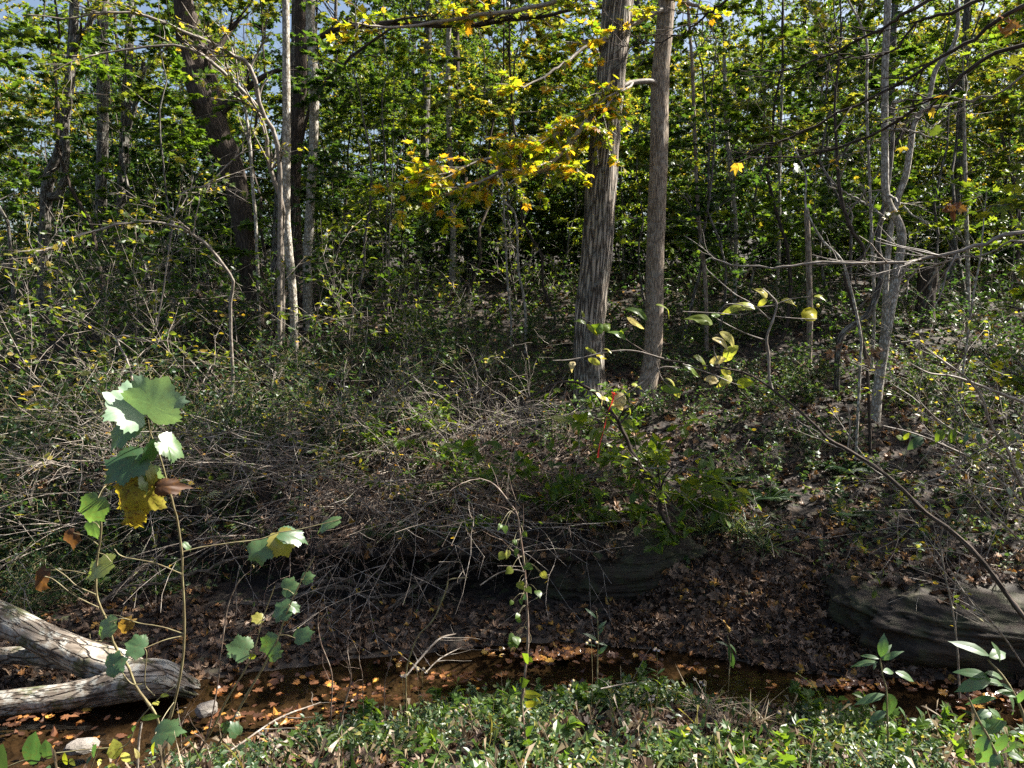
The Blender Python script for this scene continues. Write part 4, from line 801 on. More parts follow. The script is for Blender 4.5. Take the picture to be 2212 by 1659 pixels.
# grass blades
def blades(n, mask, wt, L, mat, label, seed, name='grass', tpl=L_BLADE):
    g_ = np.random.default_rng(seed); P0, Nn = scatter(n, mask, wt, g_); mb = MB()
    d = norm(np.array([0, 0, 1.]) + g_.normal(size=(n, 3)) * .55); put_leaves(mb, tpl, P0, d, norm(g_.normal(size=(n, 3))), g_.uniform(*L, n), rg=g_)
    o = mb.build(name, M[mat]); tag(o, label, 'grass', kind='stuff'); return o
BL = [strip_leaf([(0, .014), (.35, .02), (.75, .013), (1, .001)], .5, d, 1.) for d in (.4, .9, .15)]
blades(1500, near & (X_ > -1.5), np.clip(fnoise(GC, 2.2, 1.) * 2 + .3, .02, 2), (.05, .17), 'herb', 'thin green grass blades among the near bank plants', 9, tpl=BL)
blades(900, near, None, (.08, .2), 'straw', 'thin dry grass blades among the near bank plants', 10, name='dry_grass', tpl=BL)

# ferns and grass tufts on the bank
def fern():
    r_ = thing('fern', 'x', 'fern', (0, 0, 0)); g_ = np.random.default_rng(9)
    for q in range(8):
        a = q * .785 + g_.uniform(-.2, .2); l = g_.uniform(.25, .36); s = np.linspace(0, 1, 9)
        P = np.stack([np.cos(a) * s * l, np.sin(a) * s * l, .22 * l * 4 * s * (1 - s * .75)], 1); mb = MB()
        V, F, bc = tubes(P[None], np.full((1, 9), .0014), 4); mb.add(V, F, bc=bc)
        t = np.repeat(np.linspace(.12, .98, 20), 2); p, tan, _, _ = interp(np.repeat(P[None], 40, 0), t); sd_ = np.tile([1, -1], 20)[:, None]
        side = norm(np.cross(tan, [0, 0, 1.])) * sd_; put_leaves(mb, L_LANCE[:1], p, side + tan * .25, np.tile([0, 0, 1.], (40, 1)), .075 * np.sin(np.pi * (.25 + .75 * t)) ** .8 + .006, rg=g_)
        mb.build('frond', M['dark'], r_)
    return r_
FE = fern()
for (px, y, lab) in ((1840, 8.4, 'fern beside the foot of the kinked pale tree'), (1675, 7.9, 'fern on the leafy slope left of the diagonal branch'), (1855, 7.6, 'fern hidden behind the diagonal branch'), (830, 7.3, 'fern at the bank lip among the twig tangles'), (1590, 8.3, 'fern highest on the slope between the drooping sapling and the diagonal branch')):
    place(FE, gp((px - 1106) / FPX * y, y), g.uniform(0, 6), g.uniform(.9, 1.3), lab)
def tuft(name, seed, n, L, mat, droop=.9, wb=.012):
    g_ = np.random.default_rng(seed); mb = MB(); p = g_.normal(size=(n, 3)) * [.03, .03, 0]; d = norm(np.array([0, 0, .8]) + g_.normal(size=(n, 3)) * .8); d[:, 2] = np.abs(d[:, 2])
    put_leaves(mb, [strip_leaf([(0, wb), (.2, wb * 1.3), (.4, wb * 1.4), (.6, wb * 1.2), (.85, wb * .7), (1, .001)], .4, dr) for dr in (droop, droop * 1.4, droop * .6)], p, norm(d), np.tile([0, 0, 1.], (n, 1)) + g_.normal(size=(n, 3)) * .3, g_.uniform(L * .5, L, n), rg=g_)
    o = mb.build(name, M[mat]); tag(o, 'x', 'grass tuft'); return o
TU = tuft('grass_tuft', 12, 60, .34, 'herb')
for px, y, lab in ((1640, 7.3, 'dark green grass tuft hanging over the dark hollow right of the rock ledge'), (1600, 7.35, 'smaller grass tuft just left of the hanging one above the dark hollow'), (1665, 7.05, 'lowest grass tuft in the dark hollow'), (1530, 7.4, 'grass tuft above the rock ledge')):
    o = place(TU, gp((px - 1106) / FPX * y, y), g.uniform(0, 6), g.uniform(.8, 1.2), lab)

# ------------------------------------------------------------------ rocks
def rock(name, label, loc, dim, seed, mat, cat='rock', sub=4, rz=0., layer=.06, tilt=(0, 0), cut=.0, am=.25):
    import bmesh
    bm = bmesh.new(); bmesh.ops.create_icosphere(bm, subdivisions=sub, radius=1.)
    for v in bm.verts:
        c = v.co.copy(); p = Vector([math.copysign(abs(a) ** .7, a) for a in c]); n = noise.fractal(c * 1.1 + Vector((seed, 0, 0)), 1, 2, 5)
        lay = abs(((c.z * 4.5 + c.x * .7 + noise.noise(c * 1.3) * .9) % 1) - .5); n2 = noise.fractal(c * 5 + Vector((seed, 3, 0)), 1, 2, 4)
        gv = abs(((c.z * 3.1 + c.x * .5 + 1.6 * noise.noise(c * 1.7 + Vector((seed, 0, 0)))) % 1) - .5); vd = noise.voronoi(c * 2.3 + Vector((seed, 1, 2)))[0]
        f = 1 + am * n - layer * 1.3 * max(0, 1 - gv / .09) + .05 * n2 - .16 * min(vd[1] - vd[0], .25) + .035 * noise.fractal(c * 14, 1, 2, 3)
        q = p * f
        if cut and q.z < -.1: q.x *= 1 + cut * (q.z + .1) ; q.y *= 1 + cut * (q.z + .1)
        v.co = Vector((q.x * dim[0], q.y * dim[1], q.z * dim[2]))
    me = bpy.data.meshes.new(name); bm.to_mesh(me); bm.free()
    for f in me.polygons: f.use_smooth = sub > 3
    me.materials.append(M[mat]); o = bpy.data.objects.new(name, me); COL.objects.link(o); o.location = loc; o.rotation_euler = (tilt[0], tilt[1], rz); return tag(o, label, cat)
rock('boulder', 'large dark mossy boulder on the far edge of the creek at the right', (4.1, 6.15, -1.06), (1.4, .6, .42), 3.3, 'rock', 'boulder', 6, rz=-.14, cut=.6, am=.17, layer=.035, tilt=(.1, .1))
rock('rock_ledge', 'dark layered rock face in the shadow under the bank right of the centre', (1.0, 7.4, -.88), (.85, .42, .36), 8.1, 'rock', 'rock', 6, rz=-.12, layer=.07, am=.16, tilt=(0, -.08))
rock('stone', 'grey angular stone on the creek bed right of the fork of the fallen logs', at(447, 1532, 5.15) + [0, 0, -.0], (.075, .06, .045), 1.2, 'stone', 'stone', 2, rz=.6)
rock('stone', 'flat grey stone at the edge of the creek near the lower left corner', at(175, 1612, 4.75) + [0, 0, -.0], (.1, .07, .035), 5.2, 'stone', 'stone', 2, rz=.2)
rock('stone', 'thin pale slab lying on the far shore below the hanging vine', at(1055, 1352, 6.7), (.2, .1, .03), 6.4, 'stone', 'stone', 3, rz=-.1)
rock('stone', 'small pale slab on the far shore just right of the hanging vine', at(1160, 1350, 6.75), (.17, .1, .025), 2.4, 'stone', 'stone', 3, rz=.1)
# litter on the boulder
def on_rock(n, x0, x1, y0, y1, label, dz=.02):
    dg = bpy.context.evaluated_depsgraph_get(); bo = bpy.data.objects['boulder']; bpy.context.view_layer.update(); P = []; Nn = []
    for _ in range(n):
        x, y = g.uniform(x0, x1), g.uniform(y0, y1); inv = bo.matrix_world.inverted(); a = inv @ Vector((x, y, 3)); b = (inv @ Vector((x, y, -3)) - a).normalized()
        ok, h, nn, _i = bo.ray_cast(a, b)
        if ok: P.append(bo.matrix_world @ h + Vector((0, 0, g.uniform(.0, dz)))); Nn.append((bo.matrix_world.to_3x3() @ nn).normalized())
    P = np.array(P); Nn = np.array(Nn); k = len(P); mb = MB(); nr = norm(Nn + g.normal(size=(k, 3)) * .4); d = norm(np.cross(nr, g.normal(size=(k, 3)))); s = g.uniform(.05, .1, k)
    put_leaves(mb, L_DRY, P - d * s[:, None] * .5, d, nr, s, rg=g); tag(mb.build('leaf_litter', M['brown']), label, 'fallen leaves', kind='stuff')
on_rock(500, 2.9, 5.4, 6.15, 6.9, 'brown leaves lying along the top of the dark boulder', .05)
on_rock(26, 3.4, 3.62, 5.85, 6.1, 'small heap of brown leaves on the face of the dark boulder', .03)

# ------------------------------------------------------------------ fallen forked trunk at the left, exposed roots, branches on the ground
LG = thing('fallen_forked_trunk', 'weathered grey forked fallen trunk lying across the creek at the left', 'log', at(300, 1500, 5.4))
def logpiece(name, pts, y0, y1, w, seed=0, moss=True, k=90, sides=40, rough=.08):
    mb = MB(); P = line3(pts, y0, y1); rr = [wr(a, y0) for a in w]; t = trunk_path(mb, P, rr, k, sides, rough)
    V = mb.V[0].reshape(k, sides, 3); dv = norm(V[-1].mean(0) - V[-3].mean(0)); th = np.linspace(0, 6.28, sides, endpoint=False)
    rg_ = np.array([noise.noise(Vector((math.cos(a) * 2.5 + seed, math.sin(a) * 2.5, 1))) + .5 * noise.noise(Vector((math.cos(a) * 7, math.sin(a) * 7, seed))) for a in th])
    for q_ in range(4): V[k - 1 - q_] += dv * (rg_ * .11 * (4 - q_) / 4)[:, None]
    mb.V[0] = V.reshape(-1, 3); last = V[-1]; c = last.mean(0); dirn = norm(V[-1].mean(0) - V[-2].mean(0))
    ring = c + (last - c) * .55 + dirn * .03 * (1 + rng.normal(size=(sides, 1)) * .6); VV = np.concatenate([last, ring, [c + dirn * .01]]); n = sides
    F1 = np.array([(i, (i + 1) % n, n + (i + 1) % n, n + i) for i in range(n)]); F2 = np.array([(n + i, n + (i + 1) % n, 2 * n) for i in range(n)])
    mb.add(VV, [F1, F2], bc=VV * [1, 1, 1])
    return mb.build(name, M['log'], LG, loc=LG.location)
logpiece('trunk', C(7, (-260, 1290), (0, 1250), (300, 1215), (600, 1165), (850, 1100), (1050, 1085), (1225, 1140)), 5.2, 5.45, [60, 62, 62, 68, 94, 84, 44], k=130, sides=60)
logpiece('limb', C(7, (-300, 560), (0, 690), (200, 780), (400, 880), (600, 965), (780, 1020), (960, 1075)), 5.6, 5.42, [70, 70, 66, 70, 78, 78, 50], k=120, sides=50)
logpiece('limb', C(7, (-200, 930), (0, 932), (200, 935), (400, 960), (650, 1010)), 5.75, 5.5, [38, 38, 40, 40, 36], k=70, sides=36)
# roots hanging in the undercut bank
RT = thing('exposed_roots', 'bare crooked roots spread under the overhanging bank left of the rock ledge', 'roots', at(880, 1260, 7.1))
for q, (pts, y0, y1, w_) in enumerate([
    (C(8, (-420, 480), (-200, 470), (0, 435), (130, 470), (350, 460), (430, 410), (520, 430)), 7.0, 7.2, [14, 10, 9, 8, 6, 5]),
    (C(7, (1560, 590), (1750, 600), (1950, 530), (2212, 490)) + C(8, (180, 550), (300, 545), (470, 540), (560, 570), (700, 585)), 6.95, 7.2, [9, 12, 13, 12, 11, 10, 8, 5]),
    (C(8, (-250, 620), (0, 592), (120, 602), (250, 575), (430, 580), (560, 612)), 7.0, 7.2, [9, 9, 8, 6, 4]),
    (C(8, (80, 785), (200, 700), (350, 590), (450, 500), (620, 400), (740, 300), (790, 130), (800, -20)), 6.75, 7.35, [7, 9, 10, 12, 13, 14, 14, 12]),
    (C(8, (300, 745), (400, 697), (600, 700), (632, 640), (640, 560), (700, 500), (785, 425), (830, 380)), 6.75, 7.1, [9, 9, 8, 10, 12, 11, 8, 6]),
    (C(8, (-60, 560), (20, 690), (70, 730), (200, 752)), 7.0, 6.75, [12, 12, 11, 8]),
    (C(8, (240, 470), (200, 540), (150, 590), (60, 640)), 7.1, 7.1, [8, 6, 5]),
    (C(8, (590, 450), (650, 512), (700, 580), (760, 620)), 7.1, 7.1, [8, 7, 5, 3]),
    (C(8, (350, 395), (430, 440), (560, 430), (720, 400), (880, 350), (1000, 330)), 7.0, 7.1, [6, 6, 5, 5, 3]),
    (C(8, (430, 540), (520, 590), (560, 612), (640, 640)), 7.05, 7.0, [7, 5, 3]),
    (C(7, (660, 590), (790, 480), (880, 400), (960, 340)), 6.6, 6.9, [12, 13, 13, 14]),
    (C(7, (720, 490), (1000, 462), (1250, 400), (1500, 310), (1640, 285)), 6.6, 6.8, [5, 7, 7, 6]),
    (C(8, (900, 470), (980, 420), (1060, 382), (1170, 380)), 6.5, 5.2, [3, 4, 4, 3])][:-1]):
    limb(RT, pts, y0, y1, w_, 'root', n=7, L=(.08, .3), n2=2, seed=400 + q, flat=.3, name='root', rough=.06)
# fallen branches of the foreground
for q, (pts, y0, y1, w_, lab) in enumerate([
    (C(7, (1560, 1665), (1700, 1580), (1900, 1470), (2212, 1385), (2400, 1330)), 3.9, 4.7, [10, 10, 9, 6], 'pale dead branch lying on the near bank at the bottom left of centre'),
    (C(7, (1240, 1665), (1500, 1540), (1800, 1340), (2075, 1235)), 3.8, 4.9, [4, 5, 5, 4], 'thin pale dead branch lying above the thicker one on the near bank'),
    (C(8, (410, 1075), (530, 930), (640, 820), (740, 790)), 4.7, 5.2, [4, 5, 5, 3], 'short curved pale branch standing at the creek edge in front of the roots'),
    (C(8, (540, 1045), (640, 950), (780, 875)), 4.7, 5.2, [3, 3, 2], 'short thin branch beside the curved pale one at the creek edge'),
    (C(8, (1680, 1145), (1800, 1120), (1910, 1100)), 4.2, 4.4, [3, 3, 2], 'straight pale twig lying on the plants at the bottom right of centre')]):
    P = line3(pts, y0, y1); P = [np.array([p[0], p[1], max(p[2], gz(p[0], p[1]) + .01)]) for p in P]; P = spline(P, 24)[None]
    ww = np.interp(np.linspace(0, 1, 24), np.linspace(0, 1, len(w_)), [wr(a, y0) for a in w_])[None]; mb = MB(); V, F, bc = tubes(P, ww, 8); mb.add(V, F, bc=bc, smooth=True)
    B = grow(P, ww, 5, L=(.08, .3), k=5, rr=.6, wig=.1, rg=g, flat=.5); V, F, bc = tubes(*B, 5); mb.add(V, F, bc=bc, smooth=True); tag(mb.build('fallen_branch', M['twig'], loc=P[0, 0]), lab, 'branch')

# ------------------------------------------------------------------ large leaves built one by one (each a mesh of its own)
SYC = [(0, 0), (.05, .0), (.16, -.06), (.27, -.07), (.32, -.02), (.4, .0), (.42, .06), (.52, .1), (.52, .17), (.63, .24), (.56, .28), (.59, .36), (.52, .39), (.53, .46), (.47, .5), (.5, .56), (.53, .61), (.5, .65), (.58, .74), (.47, .74), (.45, .8), (.36, .77), (.32, .82), (.26, .78), (.21, .83), (.19, .88), (.11, .9), (.08, .96), (0, 1.05)]
OVT = [(0, 0), (.06, .02), (.14, .08), (.16, .14), (.22, .2), (.23, .27), (.28, .33), (.27, .4), (.3, .46), (.28, .53), (.28, .6), (.24, .66), (.22, .73), (.16, .79), (.13, .86), (.06, .93), (0, 1.03)]
LAN = [(0, 0), (.03, .03), (.08, .12), (.13, .25), (.155, .4), (.15, .55), (.12, .7), (.07, .85), (.03, .94), (0, 1.02)]
OVS = [(0, 0), (.05, .03), (.14, .1), (.21, .22), (.25, .36), (.255, .5), (.22, .66), (.15, .81), (.07, .93), (0, 1.02)]
HRT = [(0, .03), (.1, -.06), (.25, -.05), (.38, .07), (.44, .25), (.42, .43), (.32, .62), (.18, .8), (.06, .94), (0, 1.02)]
VEIN = {'SYC': [(0, .95), (.5, .72), (-.5, .72), (.5, .18), (-.5, .18)]}
HN = norm(SUN + np.array([0, -1., 0]))
def big_leaf(parent, base, tip, wd=1., nrm=None, shape='SYC', mat='syc', cup=.25, curl=.1, seed=0, rnd=.4, veins=True, name='leaf', tw=0., loc=None):
    g_ = np.random.default_rng(seed); sh = {'SYC': SYC, 'OVT': OVT, 'LAN': LAN, 'OVS': OVS, 'HRT': HRT}[shape]
    o = np.array(list(sh) + [(-x, y) for x, y in reversed(sh) if abs(x) > 1e-6]); o[:, 0] *= wd
    o += g_.normal(size=o.shape) * .008
    c = np.array([0, .3 if shape in ('SYC', 'HRT') else .45]); n = len(o); rings = [0, .22, .42, .62, .82, 1.]
    V = [];
    ph = g_.uniform(0, 6, 3); axs = [np.arctan2(*(np.array(v)[::-1] - [0, 0])) for v in VEIN['SYC']]
    def zf(x, y):
        r2 = x * x + (y - .3) ** 2; z = -cup * r2 - cup * .5 * y * y * .6
        z += .10 * abs(x) + curl * (np.sin(x * 6 + ph[0]) * np.cos(y * 5 + ph[1])) * r2 * 1.6 + curl * .25 * np.sin(18 * math.atan2(x, y) + ph[2]) * r2
        if shape == 'SYC':
            a = math.atan2(y, x); z -= .004 * min(1, (x * x + y * y) ** .5 * 3) * max(np.cos((a - b) * 1) ** 60 if np.cos(a - b) > 0 else 0 for b in axs)
        return z
    for r in rings[1:]:
        for p in o: q = c + (p - c) * r; V.append((q[0], q[1], zf(*q)))
    V.append((c[0], c[1], zf(*c))); V = np.array(V); F4 = []; F3 = []
    for k in range(len(rings) - 2):
        for i in range(n): F4.append((k * n + i, k * n + (i + 1) % n, (k + 1) * n + (i + 1) % n, (k + 1) * n + i))
    F3 = [(len(V) - 1, (i + 1) % n, i) for i in range(n)]
    base, tip = np.array(base, float), np.array(tip, float); y = tip - base; L = np.linalg.norm(y); y = y / L
    nh = HN if nrm is None else np.array(nrm, float); z = norm(nh - (nh @ y) * y); x = np.cross(y, z)
    if tw: x, z = x * math.cos(tw) + z * math.sin(tw), z * math.cos(tw) - x * math.sin(tw)
    X = lambda W: base + L * (W[:, 0:1] * x + W[:, 1:2] * y + W[:, 2:3] * z)
    mb = MB(); mb.add(X(V), [np.array(F4), np.array(F3)], rnd=np.full(len(V), rnd), smooth=True)
    loc = parent.location if loc is None else loc
    lf = mb.build(name, M[mat], parent, loc=loc)
    if veins:
        vb = MB(); Pl = []
        main = VEIN['SYC'] if shape == 'SYC' else [(0, .97)]
        for (a, b) in main:
            s = np.linspace(.0, .93, 8); Pl.append(([(a * wd * q, b * q, zf(a * wd * q, b * q)) for q in s], .0065))
            for q in np.linspace(.3, .8, 3):
                p0 = np.array([a * wd * q, b * q]); d = np.array([a * wd, b]) / math.hypot(a * wd, b)
                for sg in (1, -1):
                    e = p0 + (d * .75 + sg * np.array([d[1], -d[0]]) * .65) * (.2 if shape == 'SYC' else wd * .2) * (1.15 - q); Pl.append(([(*(p0 + (e - p0) * u), zf(*(p0 + (e - p0) * u))) for u in np.linspace(0, 1, 8)], .003))
        PP = np.array([X(np.array(p)) for p, _ in Pl]); RR = np.array([[r * L] * 8 for _, r in Pl]) * np.linspace(1, .5, 8)
        Vv, Ff, bc = tubes(PP, RR, 4); vb.add(Vv, Ff, rnd=np.full(len(Vv), .7)); vb.build('vein', M['vein'], lf)
    return lf
M['vein'] = leafmat('leaf_vein', [(0, (.34, .42, .24)), (1, (.45, .5, .33))], trans=.2, orand=0)
def stem(parent, pts, y0, y1, w, mat='stem', name='stem', k=40, ground=True, sides=8):
    P = line3(pts, y0, y1)
    if ground:
        b = gp(P[0][0], P[0][1], -.02)
        if P[0][2] - b[2] > .03: P = np.vstack([b, P]); w = [w[0]] + list(w)
    P = spline(P, k)[None]; ww = np.interp(np.linspace(0, 1, k), np.linspace(0, 1, len(w)), [wr(a, y0) for a in w])[None]
    ww = ww * (1 + .25 * (np.arange(k) % 7 == 0))[None]
    mb = MB(); V, F, bc = tubes(P, ww, sides); mb.add(V, F, bc=bc, smooth=True); mb.build(name, M[mat], parent, loc=parent.location); return P
def petiole(mb_pts, a, b): mb_pts.append((a, b))
def leaves_px(parent, specs, y, shape='SYC', stemP=None, seed=0, **kw):
    """specs: (base px,py, tip px,py, width ratio, mat, rnd, dy, nrm) in crop-free pixels"""
    out = []
    for i, s in enumerate(specs):
        bx, by, tx, ty, wd, mat, rnd = s[:7]; dy = s[7] if len(s) > 7 else 0.; nr = s[8] if len(s) > 8 else None; yy = s[9] if len(s) > 9 else y
        b = at(bx, by, yy); t = at(tx, ty, yy + dy); k2 = dict(kw)
        if mat in ('sycold', 'curled'): k2.update(curl=.5, cup=.7)
        out.append(big_leaf(parent, b, t, wd, nr, shape, mat, seed=seed + i, rnd=rnd, **k2))
        if stemP is not None:
            d = np.linalg.norm(stemP[0] - b, axis=1); j = int(np.argmin(d))
            if d[j] > .004:
                m2 = MB(); mid = (stemP[0, j] + b) / 2 + [0, 0, .01]; V, F, bc = tubes(spline([stemP[0, j], mid, b + (t - b) * .04], 8)[None], np.full((1, 8), .0018), 5); m2.add(V, F, bc=bc); m2.build('petiole', M['stem'], parent, loc=parent.location)
    return out
c7 = lambda *p: C(7, *p); 
def L7(rows, k=7):
    o = OFF[k]; return [(o[0] + r[0] / 3, o[1] + r[1] / 3, o[0] + r[2] / 3, o[1] + r[3] / 3) + tuple(r[4:]) for r in rows]
# sycamore sapling at the left: two stems with big lobed leaves
sb = gp(*at(345, 1600, 3.7)[:2]); S1 = thing('sycamore_sapling', 'two-stemmed sapling at the left with very large lobed leaves, the top ones shining pale green', 'sapling', sb)
st1 = stem(S1, C(7, (1040, 1480), (1020, 1340), (960, 1240), (880, 1130), (830, 1000), (740, 860), (700, 720), (640, 590), (622, 500), (630, 300), (650, 180), (655, 50)) + C(4, (640, 1590), (700, 1480), (860, 1370), (960, 1250)), 3.7, 3.3, [6, 6, 5, 5, 4, 3, 2])
st2 = stem(S1, C(7, (1060, 1480), (1095, 1360), (1150, 1150), (1190, 900), (1192, 600), (1180, 400), (1180, 280), (1150, 60)) + C(4, (1130, 1640), (1080, 1450), (1030, 1280), (975, 1150), (958, 1050)), 3.7, 3.3, [6, 6, 5, 5, 4, 3, 2])
st = np.concatenate([st1, st2], axis=1)
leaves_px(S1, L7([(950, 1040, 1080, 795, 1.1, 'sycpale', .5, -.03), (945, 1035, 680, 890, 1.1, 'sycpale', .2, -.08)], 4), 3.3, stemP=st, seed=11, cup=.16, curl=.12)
leaves_px(S1, L7([(900, 1050, 680, 1240, .6, 'syc', .35, -.05, (.3, -.5, .8)), (1030, 1190, 1205, 1290, .9, 'syc', .5, .05, (.2, -.5, .8)), (1010, 1200, 940, 1390, .6, 'syc', .0, .0, (.9, -.3, .3)),
                  (930, 1290, 660, 1440, .75, 'syc', .0, -.1, (-.2, -.9, .3)), (940, 1400, 1060, 1530, .9, 'syc', .65, .05), (930, 1400, 800, 1560, .9, 'sycold', .1, -.05, (.4, -.8, .3)), (900, 1420, 880, 1700, 1.0, 'sycold', .0, -.06, (.2, -.9, .1)),
                  (1000, 1500, 1170, 1480, .6, 'sycold', 1., 0, (0, -1, .4)), (640, 1560, 560, 1740, .8, 'syc', .55, 0, (.2, -.9, .2)), (880, 1640, 830, 1800, .7, 'sycold', .1, 0, (.1, -1, .1)), (960, 1360, 1000, 1480, .5, 'syc', .9, 0, (.6, -.6, .2))], 4), 3.3, stemP=st, seed=21)
leaves_px(S1, L7([(600, 60, 620, 180, .8, 'syc', .4, 0, (0, -1, .2)), (480, 130, 400, 260, .6, 'sycold', 1., 0, (0, -1, .2)), (290, 370, 220, 540, .45, 'sycold', 1., 0, (0, -1, .2)), (730, 320, 520, 410, .65, 'syc', .75, 0, (.1, -.6, .8)),
                  (940, 885, 810, 850, 1.1, 'syc', .2, -.02, (.1, -.8, .6)), (690, 1010, 810, 950, 1., 'syc', .15, 0, (.2, -.8, .6)), (750, 720, 610, 780, .8, 'syc', .6, 0, (0, -.7, .6)), (850, 700, 740, 800, .5, 'sycold', .7, 0, (.3, -.9, .2)),
                  (1000, 1440, 1170, 1410, .75, 'syc', .35, -.03, (0, -.7, .8))], 7), 3.45, stemP=st, seed=41)
leaves_px(S1, L7([(1690, 180, 1690, 340, .95, 'syc', .4, -.06, (.1, -.8, .5)), (1800, 130, 1880, 290, .9, 'syc', .95, 0, (.5, -.7, .2)), (1810, 135, 2000, 170, .7, 'syc', .1, .03, (.1, -.5, .9)), (2200, 50, 2040, 110, .5, 'syc', .6, 0, (0, -.5, .9)), (1190, 200, 1240, 250, .5, 'syc', .5)], 7), 3.6, stemP=None, seed=51)
stem(S1, C(7, (1180, 260), (1300, 230), (1500, 200), (1690, 175), (1800, 135), (1950, 110), (2200, 50)), 3.5, 3.6, [3, 3, 2, 2], ground=False)
for p in (C(7, (1175, 400), (1000, 330), (800, 290), (740, 240)), C(7, (640, 620), (480, 540), (350, 440), (285, 415)), C(7, (622, 535), (500, 480), (420, 410), (300, 330)), C(7, (1190, 790), (1050, 745), (900, 720), (800, 690), (710, 715)), C(7, (730, 840), (600, 830), (580, 790)), C(7, (1000, 1190), (940, 1110), (950, 930), (940, 885)), C(7, (940, 1115), (850, 1110), (770, 1010), (730, 990)), C(4, (960, 1200), (990, 1100), (1020, 1040))):
    stem(S1, p, 3.45, 3.45, [3, 2.5, 2], ground=False, name='twig')
# thin saplings with alternate toothed leaves, left of centre
for q, (pts, w_, lab, lv, y) in enumerate([
    (C(7, (1370, 1590), (1480, 1400), (1620, 1150), (1720, 980), (1800, 820), (1860, 650), (1950, 450), (2040, 290)), [5, 5, 4, 3, 2], 'slender leaning sapling with five toothed green leaves left of centre',
     L7([(1890, 620, 1750, 660, .9, 'syc', .2, 0, (0, -.7, .8)), (1880, 600, 1945, 645, .8, 'syc', .3), (1830, 500, 1935, 465, 1., 'syc', .4), (1960, 440, 2035, 410, .9, 'syc', .4), (1800, 830, 1680, 900, .9, 'syc', .3), (1910, 820, 2030, 775, .7, 'syc', .2), (1745, 950, 1830, 900, .6, 'syc', .6)]), 3.9),
    (C(7, (1250, 1640), (1380, 1400), (1480, 1200), (1600, 1000), (1660, 850), (1700, 700), (1780, 480)), [4, 4, 3, 2, 2], 'thin sapling with two broad green leaves just left of the leaning one',
     L7([(1620, 900, 1465, 855, .95, 'syc', .4, 0, (0, -.6, .8)), (1700, 700, 1630, 670, .9, 'syc', .9), (1640, 920, 1620, 960, .9, 'syc', .8), (1440, 1410, 1500, 1370, .8, 'syc', .2), (1540, 1450, 1500, 1360, .8, 'syc', .1)]), 3.9),
    (C(7, (1230, 1640), (1340, 1450), (1405, 1150), (1440, 850), (1480, 600), (1555, 430)), [4, 3, 3, 2], 'bare reddish twig standing between the two-stemmed sapling and the leafy thin ones', [], 3.9),
    (C(7, (1175, 1390), (1240, 1210)), [2, 2, 1], 'short bare reddish twig right of the two stems of the large-leaved sapling', [], 3.9),
    (C(7, (2145, 1290), (2150, 1050), (2080, 850), (2060, 700), (2085, 610)), [3, 3, 2, 2], 'bare zigzag twig standing in the water left of centre', [], 4.6),
    (C(8, (0, 1350), (60, 1100), (50, 960)), [5, 3, 2], 'bare forked twig at the left end of the near bank', [], 4.),
    (C(8, (280, 1140), (310, 1000), (355, 810)), [2, 2, 1], 'thin bare twig leaning right before the creek', [], 4.5),
    (C(8, (420, 1060), (450, 920), (500, 800), (600, 690), (680, 500), (700, 440), (820, 425)), [3, 3, 3, 2], 'thin pale twig rising in a slant in front of the roots', [], 4.6),
    (C(8, (140, 1170), (135, 1050), (115, 950), (125, 800)), [2, 2, 1], 'thin wavy bare twig before the open water', [], 4.4)]):
    p0 = at(pts[0][0], pts[0][1], y); b = gp(p0[0], p0[1]); r_ = thing('thin_sapling', lab, 'sapling', b)
    P = stem(r_, pts, y, y - .1, w_, 'rtwig' if 'red' in lab or 'bare' in lab else 'stem')
    if lv: leaves_px(r_, lv, y - .05, 'OVT' if q == 9 else 'SYC', stemP=P, seed=70 + q * 9, cup=.2)
    else:
        B = grow(P, np.full(P.shape[:2], .002), 5, t=(.3, 1), L=(.06, .22), ang=(25, 50), k=4, rg=g); mb = MB(); V, F, bc = tubes(*B, 4); mb.add(V, F, bc=bc); mb.build('twig', M['rtwig'], r_, loc=b)
# vine-hung stem in the centre
vb_ = gp(*at(1132, 1580, 4.)[:2]); VN = thing('vine_clad_stem', 'thin dark upright stem in the centre hung with pale heart-shaped vine leaves', 'sapling', vb_)
vP = stem(VN, C(8, (1185, 1500), (1185, 1420), (1168, 1250), (1180, 1150), (1195, 1000), (1208, 850), (1208, 700), (1195, 500), (1190, 400), (1178, 280), (1155, 130), (1140, 20)) + C(5, (1090, 1600), (990, 1480), (890, 1440)), 4., 4.2, [8, 7, 6, 6, 5, 5, 4, 3], 'rtwig')
B = grow(vP, np.full(vP.shape[:2], .0035), 10, t=(.45, 1), L=(.1, .4), ang=(25, 50), k=5, rg=g); mb = MB(); V, F, bc = tubes(*B, 4); mb.add(V, F, bc=bc); mb.build('twig', M['rtwig'], VN, loc=vb_)
s = np.linspace(0, 1, 120); ang = s * 60; vp = interp(np.repeat(vP, 120, 0), .12 + .8 * s)[0] + np.stack([np.cos(ang), np.sin(ang), 0 * s], 1) * (.006 + .012 * (np.sin(s * 23) > .6))[:, None]
mb = MB(); V, F, bc = tubes(vp[None], np.full((1, 120), .0012), 5); mb.add(V, F, bc=bc)
